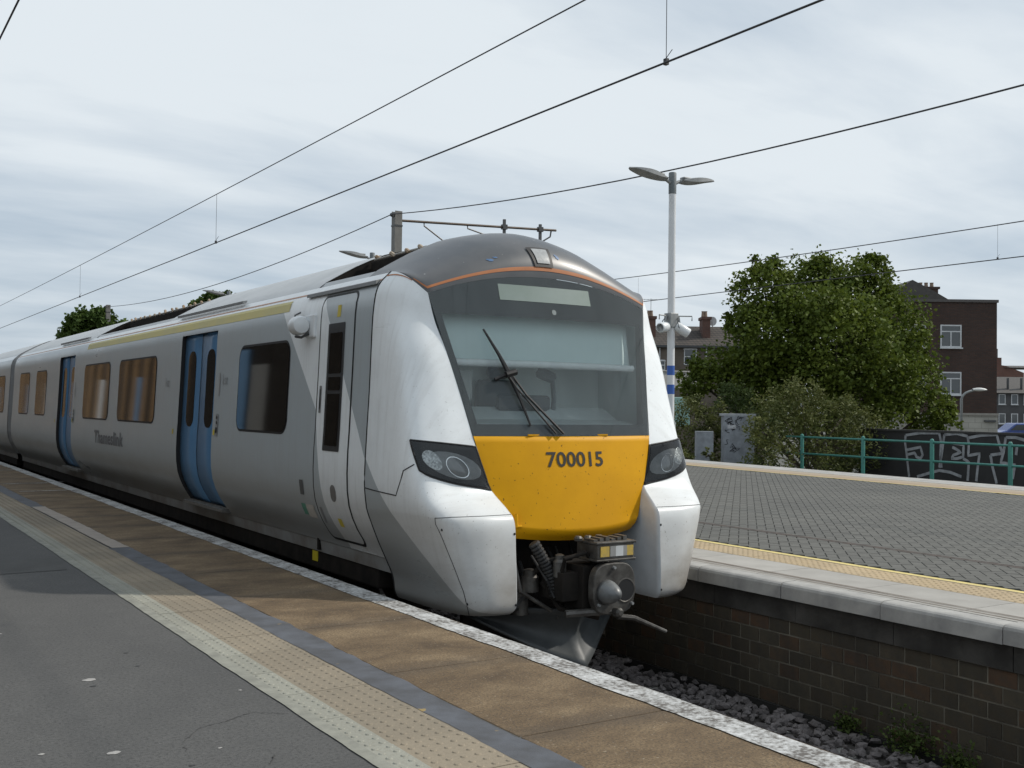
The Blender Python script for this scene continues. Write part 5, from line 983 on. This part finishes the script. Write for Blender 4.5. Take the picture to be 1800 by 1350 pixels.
for nm, lb, n_, lab in sh:
    x = sum(l[0] for l in lb) / len(lb); y = sum(l[1] for l in lb) / len(lb); tree(nm, (x, y, -1.15), 2.0, lb, n_, 0.13, SHRUB if nm[0] == 'b' or 'yellow' in lab else LEAFD, lab, 'shrubs beyond the far track', 0.05, 0.34, 0.3, 'shrub')
for lb, lab in (([lobe(150, 575, 84, 30), lobe(180, 570, 84, 27), lobe(206, 580, 84, 20), lobe(130, 592, 84, 26)], 'distant green tree above the train roof beside the far mast'), ([lobe(378, 530, 70, 17), lobe(402, 523, 70, 11), lobe(352, 545, 70, 18)], 'treetop peeping over the roof equipment of the train')):
    x, y = lb[0][0], lb[0][1]; tree('distant_tree', (x, y, -4.6), 12, lb, 6000, 0.32, FAR, lab, 'trees far along the line', 0.25, 0.8, 0.3)
wood = []
for k in range(26):
    q = at(560 + 24 * k, 705, 118 + 10 * math.sin(k * 1.7)); rad = 2.6 + 1.1 * math.sin(k * 2.3) ** 2; d_ = rng.normal(size=(420, 3)); d_ /= np.linalg.norm(d_, axis=1)[:, None]
    wood.append(np.array([q.x, q.y, -0.6 + 0.5 * math.sin(k)]) + d_ * rad * (0.5 + 0.5 * rng.random((420, 1))) * np.array([1.2, 1.2, 1.25]))
tag(leaf_cloud('far_woodland', np.concatenate(wood), 0.6, FAR, None, kind='stuff', narrow=0.8), 'far-off row of trees beyond the railway behind the train', 'trees')
# weeds at the foot of the platform wall
WEED = m_leaf('weed_leaf', (0.04, 0.07, 0.015), (0.09, 0.12, 0.03))
for i, (x, y, s_, lab) in enumerate(((6.40, 4.78, 0.20, 'largest green weed against the foot of the brick platform wall'), (6.43, 5.35, 0.10, 'small weed by the wall, left of the largest weed'), (6.38, 4.38, 0.12, 'weed on the ballast at the bottom edge, right of the largest'))):
    r = root('weed', (x, y, -1.03)); tag(r, lab, 'weed', 'weeds at the platform wall'); n = int(500 * s_ / 0.2)
    leaf_cloud('leaves', np.array([x, y, -0.98]) + np.abs(rng.normal(size=(n, 3))) * np.array([0, 0, s_ * 0.5]) + rng.normal(size=(n, 3)) * np.array([s_ * 0.3, s_ * 0.55, 0.02]), 0.035, WEED, r, narrow=0.5)

# ------------------------------------------------------------------ buildings beyond
def house(name, label, cat_, corner, yaw, w, dpt, z0, z1, wallm, group=None):
    r = root(name, (corner.x, corner.y, z0)); tag(r, label, cat_, group); ex = Vector((math.cos(yaw), math.sin(yaw), 0)); ey = Vector((-math.sin(yaw), math.cos(yaw), 0))
    P = lambda a, b_, z: tuple(Vector((corner.x, corner.y, 0)) + ex * a + ey * b_ + Vector((0, 0, z)))
    return r, P, ex, ey
def pbox(P, a0, a1, b0, b1, z0, z1, m=None):
    m = m or MB(); v = [P(a, b_, z) for z in (z0, z1) for a, b_ in ((a0, b0), (a1, b0), (a1, b1), (a0, b1))]
    return m.add(v, [(0, 3, 2, 1), (4, 5, 6, 7), (0, 1, 5, 4), (1, 2, 6, 5), (2, 3, 7, 6), (3, 0, 4, 7)])
def brickm(name, c1, c2, mo, yaw, bw=0.23, bh=0.078):
    m_ = m_brick(name, (c1, c2), mo, bw, bh, axis='xz'); return m_
def window(P, a0, a1, z0, z1, parent, b_=-0.0, mull=True, frame=(0.62, 0.63, 0.64)):
    fm = mat('window_frame_white', frame, 0.5); t_ = 0.07
    m = MB(); pbox(P, a0, a1, b_ - 0.03, b_ + 0.05, z0, z0 + t_, m); pbox(P, a0, a1, b_ - 0.03, b_ + 0.05, z1 - t_, z1, m); pbox(P, a0, a0 + t_, b_ - 0.03, b_ + 0.05, z0 + t_, z1 - t_, m); pbox(P, a1 - t_, a1, b_ - 0.03, b_ + 0.05, z0 + t_, z1 - t_, m)
    if mull: pbox(P, (a0 + a1) / 2 - 0.03, (a0 + a1) / 2 + 0.03, b_ - 0.025, b_ + 0.05, z0 + t_, z1 - t_ - 0.32, m); pbox(P, a0 + t_, a1 - t_, b_ - 0.025, b_ + 0.05, z1 - t_ - 0.32, z1 - t_ - 0.26, m)
    o = m.build('window_frame', fm, parent); pbox(P, a0 + 0.02, a1 - 0.02, b_ + 0.0, b_ + 0.03, z0 + 0.02, z1 - 0.02).build('window_pane', mat('house_glass', (0.05, 0.06, 0.065), 0.06, spec=0.9), o); pbox(P, a0 - 0.06, a1 + 0.06, b_ - 0.09, b_ + 0.03, z0 - 0.07, z0 - 0.002).build('window_sill', fm, o); return o
YAW = math.atan2(RT.y, RT.x)
# brown flat-roofed block
D = 57; c0 = at(1560, 760, D); r, P, ex, ey = house('brick_building', 'dark brown flat-roofed brick building right of the big tree', 'building', c0, YAW, 0, 0, -4.6, 0, None)
S = D / 1880; A = lambda px: (px - 1560) * S; Z = lambda py: at(1700, py, D).z
bm_ = m_brick('brown_block_brick', ((0.075, 0.038, 0.027), (0.055, 0.030, 0.023)), (0.045, 0.038, 0.034), 0.23, 0.078, axis='xz')
o = pbox(P, A(1560), A(1752), 0.0, 9, Z(727), Z(531)).build('brick_wall', bm_, r)
pbox(P, A(1556), A(1754), -0.08, 9.1, Z(531), Z(526)).build('parapet', mat('dark_parapet', (0.10, 0.09, 0.085), 0.7), r)
pbox(P, A(1558), A(1753), -0.05, 9, -4.6, Z(727) - 0.003).build('ground_floor', m_brick('cream_tiles', ((0.40, 0.385, 0.34), (0.37, 0.355, 0.315)), (0.26, 0.25, 0.22), 0.6, 0.3, axis='xz'), r)
pbox(P, A(1556), A(1754), -0.12, 0.0, Z(730), Z(726)).build('string_course', mat('stone_band', (0.30, 0.28, 0.25), 0.7), r)
for y0_, y1_ in ((611, 571), (694, 654)):
    window(P, A(1652), A(1689), Z(y0_), Z(y1_), r, -0.02)
    window(P, A(1590), A(1627), Z(y0_), Z(y1_), r, -0.02)
pbox(P, A(1729), A(1749), -0.16, -0.05, Z(741), Z(738)).build('sign_bracket', DARKG, r)
# gabled house with chimney stack behind it
c0 = at(1520, 760, 66); r, P, ex, ey = house('gabled_house', 'brown gabled house with four chimney pots behind the brick building', 'house', c0, YAW, 0, 0, -4.6, 0, None); S = 66 / 1880; A = lambda px: (px - 1520) * S; Z = lambda py: at(1620, py, 66).z
pbox(P, A(1540), A(1662), 0, 8, -4.6, Z(530)).build('brick_wall', bm_, r)
m = MB(); m.prism([P(A(1538), -0.2, Z(534)), P(A(1668), -0.2, Z(528)), P(A(1640), -0.2, Z(512)), P(A(1601), -0.2, Z(492))], ey * 8.4); m.build('roof', mat('slate_roof', (0.075, 0.068, 0.062), 0.7, (0.055, 0.05, 0.047), 5), r)
ck = pbox(P, A(1618), A(1655), 0.6, 2.0, Z(530), Z(505)).build('chimney_stack', bm_, r); pbox(P, A(1615), A(1658), 0.55, 2.05, Z(505), Z(501)).build('chimney_cap', bm_, ck)
for px_ in (1621, 1630, 1640, 1650): b = MB(); q = P(A(px_), 1.2, 0); b.lathe([(0.13, Z(501)), (0.11, Z(494)), (0.13, Z(492))], (q[0], q[1], 0), 10); b.build('chimney_pot', mat('buff_pot', (0.26, 0.19, 0.14), 0.8), ck)
# terrace left of the tree: three houses
D = 94; S = D / 1880
TB = m_brick('terrace_brick', ((0.15, 0.115, 0.085), (0.12, 0.095, 0.072)), (0.13, 0.12, 0.105), 0.23, 0.078, axis='xz'); TR = m_brick('terrace_tiles', ((0.085, 0.068, 0.056), (0.066, 0.055, 0.047)), (0.03, 0.027, 0.025), 0.30, 0.22, axis='xz', mort=0.035)
for i, (x0_, x1_, wins, lab, chim) in enumerate(((1085, 1170, ((1107, 1125, 617, 652), (1156, 1168, 634, 650)), 'terraced house just behind the train windscreen edge, with leftmost chimney', 1148), (1170, 1252, ((1201, 1223, 613, 640),), 'terraced house with a white window right of the lamp post', 1246), (1252, 1345, ((1282, 1302, 613, 640),), 'terraced house mostly hidden by the tree, with satellite dish', None))):
    c0 = at(x0_, 760, D); r, P, ex, ey = house('terraced_house', lab, 'house', c0, YAW, 0, 0, -4.6, 0, None, 'terrace beyond the railway'); A = lambda px: (px - x0_) * S; Z = lambda py: at(1200, py, D).z
    pbox(P, 0.003, A(x1_) - 0.003, 0, 8, -4.6, Z(609)).build('brick_wall', TB, r)
    m = MB(); m.prism([P(0.0, -0.3, Z(610)), P(0.0, 4, Z(567)), P(0.0, 8.3, Z(610))], ex * (A(x1_) - 0.004)); m.build('roof', TR, r)
    pbox(P, 0.0, A(x1_), -0.42, -0.30, Z(611), Z(607)).build('gutter', DARKG, r)
    for a0, a1, zb, zt_ in wins: window(P, A(a0), A(a1), Z(zb), Z(zt_), r, -0.03, mull=False); pbox(P, A(a0), A(a1), -0.07, -0.02, Z((zb + zt_) / 2) - 0.05, Z((zb + zt_) / 2) + 0.03).build('glazing_bar', MATS['window_frame_white'], r)
    b = MB(); q0, q1 = P(A(x1_ - 12), -0.12, Z(640)), P(A(x1_ - 12), -0.12, Z(612)); b.tube([q0, q1], 0.06, 6); b.build('drain_pipe', MATS['window_frame_white'], r)
    if chim:
        ck = pbox(P, A(chim - 7), A(chim + 7), 1.6, 3.2, Z(608), Z(558)).build('chimney_stack', m_brick('chimney_brick', ((0.15, 0.065, 0.045), (0.12, 0.055, 0.04)), (0.10, 0.08, 0.07), 0.23, 0.078, axis='xz'), r); pbox(P, A(chim - 9), A(chim + 9), 1.5, 3.3, Z(558), Z(553)).build('chimney_cap', MATS['chimney_brick'], ck)
        for dx in (-4, 1): b = MB(); q = P(A(chim + dx), 2.3, 0); b.lathe([(0.16, Z(553)), (0.12, Z(544)), (0.15, Z(542))], (q[0], q[1], 0), 10); b.build('chimney_pot', MATS['buff_pot'], ck)
    if i == 0:
        b = MB(); q = Vector(P(A(1148), 2.3, Z(552))); b.tube([q, q + Vector((0, 0, 1.6))], 0.025, 5)
        for k in range(5): b.tube([q + Vector((0, 0, 1.5)) + ex * (-0.6 + 0.35 * k) - ey * 0.3, q + Vector((0, 0, 1.5)) + ex * (-0.6 + 0.35 * k) + ey * 0.3], 0.02, 4)
        b.tube([q + Vector((0, 0, 1.5)) - ex * 0.7, q + Vector((0, 0, 1.5)) + ex * 0.9], 0.02, 4); b.build('roof_aerial', GALV, r)
    if i == 2:
        b = MB(); q = P(A(1259), 2.2, Z(560)); rows = [[(q[0] + ex.x * 0.38 * f * math.cos(t_) - ey.x * 0.1 * (1 - f * f), q[1] + ex.y * 0.38 * f * math.cos(t_) - ey.y * -0.1 * (1 - f * f), q[2] + 0.42 * f * math.sin(t_)) for t_ in np.linspace(0, 6.2832, 17)] for f in (0.02, 0.5, 1.0)]; b.grid(rows); b.tube([q, (q[0], q[1], Z(570))], 0.04, 6); b.build('satellite_dish', mat('dish_grey', (0.5, 0.5, 0.5), 0.5), r, solid=0.03)
q = at(1178, 690, 80); b = MB(); b.box(q.x - 1.2, q.x + 0.9, q.y - 1, q.y + 1, q.z - 0.95, q.z - 0.35); b.box(q.x - 1.3, q.x + 1.0, q.y - 1.1, q.y - 0.9, q.z - 2.5, q.z - 0.96); o = b.build('shop_awning', mat('teal_fascia', (0.16, 0.30, 0.29), 0.6), None, bevel=0.05); tag(o, 'pale teal shop front glimpsed right beside the lamp post', 'shop front')
q = at(1176, 662, 84); b = MB(); b.box(q.x - 2.4, q.x + 2.0, q.y - 1, q.y + 1, q.z - 0.9, q.z + 0.35); b.box(q.x - 2.5, q.x + 2.1, q.y - 1.1, q.y - 0.98, q.z + 0.352, q.z + 0.45); o = b.build('rendered_extension', mat('pale_render', (0.42, 0.41, 0.39), 0.8), None); tag(o, 'pale rendered house extension between the lamp post and the cab', 'extension')
# houses at the right edge
D = 110; S = D / 1880; c0 = at(1745, 760, D); r, P, ex, ey = house('row_house', 'grey row of houses with slate roof at the right edge', 'house', c0, YAW, 0, 0, -6, 0, None); A = lambda px: (px - 1745) * S; Z = lambda py: at(1780, py, D).z
pbox(P, 0, A(1900), 0, 9, -6, Z(690)).build('wall', mat('grey_render', (0.085, 0.083, 0.085), 0.8, (0.065, 0.064, 0.066), 1.0), r)
m = MB(); m.prism([P(-0.3, -0.4, Z(691)), P(-0.3, 4.5, Z(660)), P(-0.3, 9.4, Z(691))], ex * A(1905)); m.build('roof', MATS['slate_roof'], r)
for k in range(5):
    for zb, zt_ in ((711, 693), (745, 727)): window(P, A(1755 + 22 * k), A(1767 + 22 * k), Z(zb), Z(zt_), r, -0.03, mull=False)
for px_ in (1753, 1777, 1801): pbox(P, A(px_), A(px_ + 1.2), 0.6, 1.0, Z(686), Z(664)).build('party_wall', DARKG, r)
c0 = at(1745, 700, 130); r, P, ex, ey = house('red_gabled_house', 'red brick gable with chimney behind the grey row', 'house', c0, YAW, 0, 0, -6, 0, None); S = 130 / 1880; A = lambda px: (px - 1745) * S; Z = lambda py: at(1770, py, 130).z
m = MB(); m.prism([P(A(1745), 0, -6), P(A(1800), 0, -6), P(A(1800), 0, Z(655)), P(A(1768), 0, Z(643)), P(A(1745), 0, Z(640))], ey * 8); m.build('brick_wall', m_brick('red_gable_brick', ((0.19, 0.075, 0.05), (0.16, 0.065, 0.045)), (0.12, 0.1, 0.09), 0.23, 0.078, axis='xz'), r)
m = MB(); m.prism([P(A(1764), -0.2, Z(646)), P(A(1840), -0.2, Z(646)), P(A(1840), 4, Z(640)), P(A(1764), 4, Z(640))], ey * 6); m.build('roof', MATS['slate_roof'], r)
ck = pbox(P, A(1750), A(1767), 1, 3, Z(645), Z(628)).build('chimney_stack', MATS['chimney_brick'], r); pbox(P, A(1754), A(1763), 1.4, 2.4, Z(627.8), Z(612)).build('chimney_pot', mat('grey_pot', (0.16, 0.155, 0.15), 0.8), ck)
# street lamp rising from the street beyond the wall
q = at(1690, 745, 46); r = root('street_lamp', (q.x, q.y, -4.6)); tag(r, 'grey street lamp with white head before the brick building', 'street lamp')
hx = RT; top = at(1690, 702, 46); pts = [(q.x, q.y, -4.6), tuple(top)] + [tuple(at(1690 + dx, 702 - dy, 46)) for dx, dy in ((2, 6), (7, 11), (14, 14), (22, 16))]; b = MB(); b.tube(pts, [0.09, 0.06, 0.055, 0.05, 0.05, 0.05], 10); b.build('lamp_column', GALV, r, smooth=True)
hc = at(1722, 685.5, 46); b = MB(); rows = []
for i in range(9): t_ = i / 8; ww = math.sin(math.pi * min(1, 0.12 + 0.84 * t_)) ** 0.6; rows.append([tuple(hc + RT * ((t_ - 0.5) * 0.62) + FW * (0.13 * ww * math.cos(a)) + Vector((0, 0, (0.10 if math.sin(a) > 0 else 0.055) * ww * math.sin(a)))) for a in np.linspace(0, 6.2832, 13)])
b.grid(rows); b.build('lamp_head', mat('lamp_white', (0.66, 0.66, 0.64), 0.4), r, smooth=True)
# parked car and pink canopy glimpsed over the wall
q = at(1797, 752, 75); r = root('parked_car', (q.x, q.y, q.z - 1.1)); tag(r, 'blue and white parked vehicle at the right edge over the wall', 'car')
prof = [(-2.0, 0.25), (-2.0, 0.8), (-1.4, 0.95), (-0.8, 1.42), (0.7, 1.42), (1.3, 0.95), (2.0, 0.85), (2.0, 0.25)]; b = MB(); b.prism([tuple(Vector((q.x, q.y, q.z - 1.1)) + RT * a - FW * 0.8 + Vector((0, 0, h))) for a, h in prof], FW * 1.6); b.build('car_body', mat('blue_car_paint', (0.03, 0.07, 0.28), 0.25, coat=0.3), r, bevel=0.08)
b = MB(); b.prism([tuple(Vector((q.x, q.y, q.z - 1.1)) + RT * a - FW * 0.83 + Vector((0, 0, h))) for a, h in ((-1.2, 0.97), (-0.75, 1.34), (0.65, 1.34), (1.1, 0.97))], FW * 0.02); b.build('car_window', MATS['house_glass'], r)
for a in (-1.25, 1.25): b = MB(); p0 = Vector((q.x, q.y, q.z - 0.8)) + RT * a - FW * 0.85; b.tube([p0, p0 + FW * 0.2], 0.3, 14); b.build('wheel', BLACK, r)
q = at(1703, 757, 60); r = root('pink_canopy', (q.x, q.y, -4.6)); tag(r, 'pink canopy top showing over the black wall', 'canopy')
b = MB(); b.lathe([(1.1, q.z - 0.42), (0.8, q.z - 0.17), (0.35, q.z + 0.0), (0.02, q.z + 0.06)], (q.x, q.y, 0), 16); b.build('canopy_top', mat('pink_fabric', (0.55, 0.22, 0.27), 0.7), r, smooth=True); b = MB(); b.tube([(q.x, q.y, -4.6), (q.x, q.y, q.z - 0.1)], 0.04, 8); b.build('canopy_pole', GALV, r)
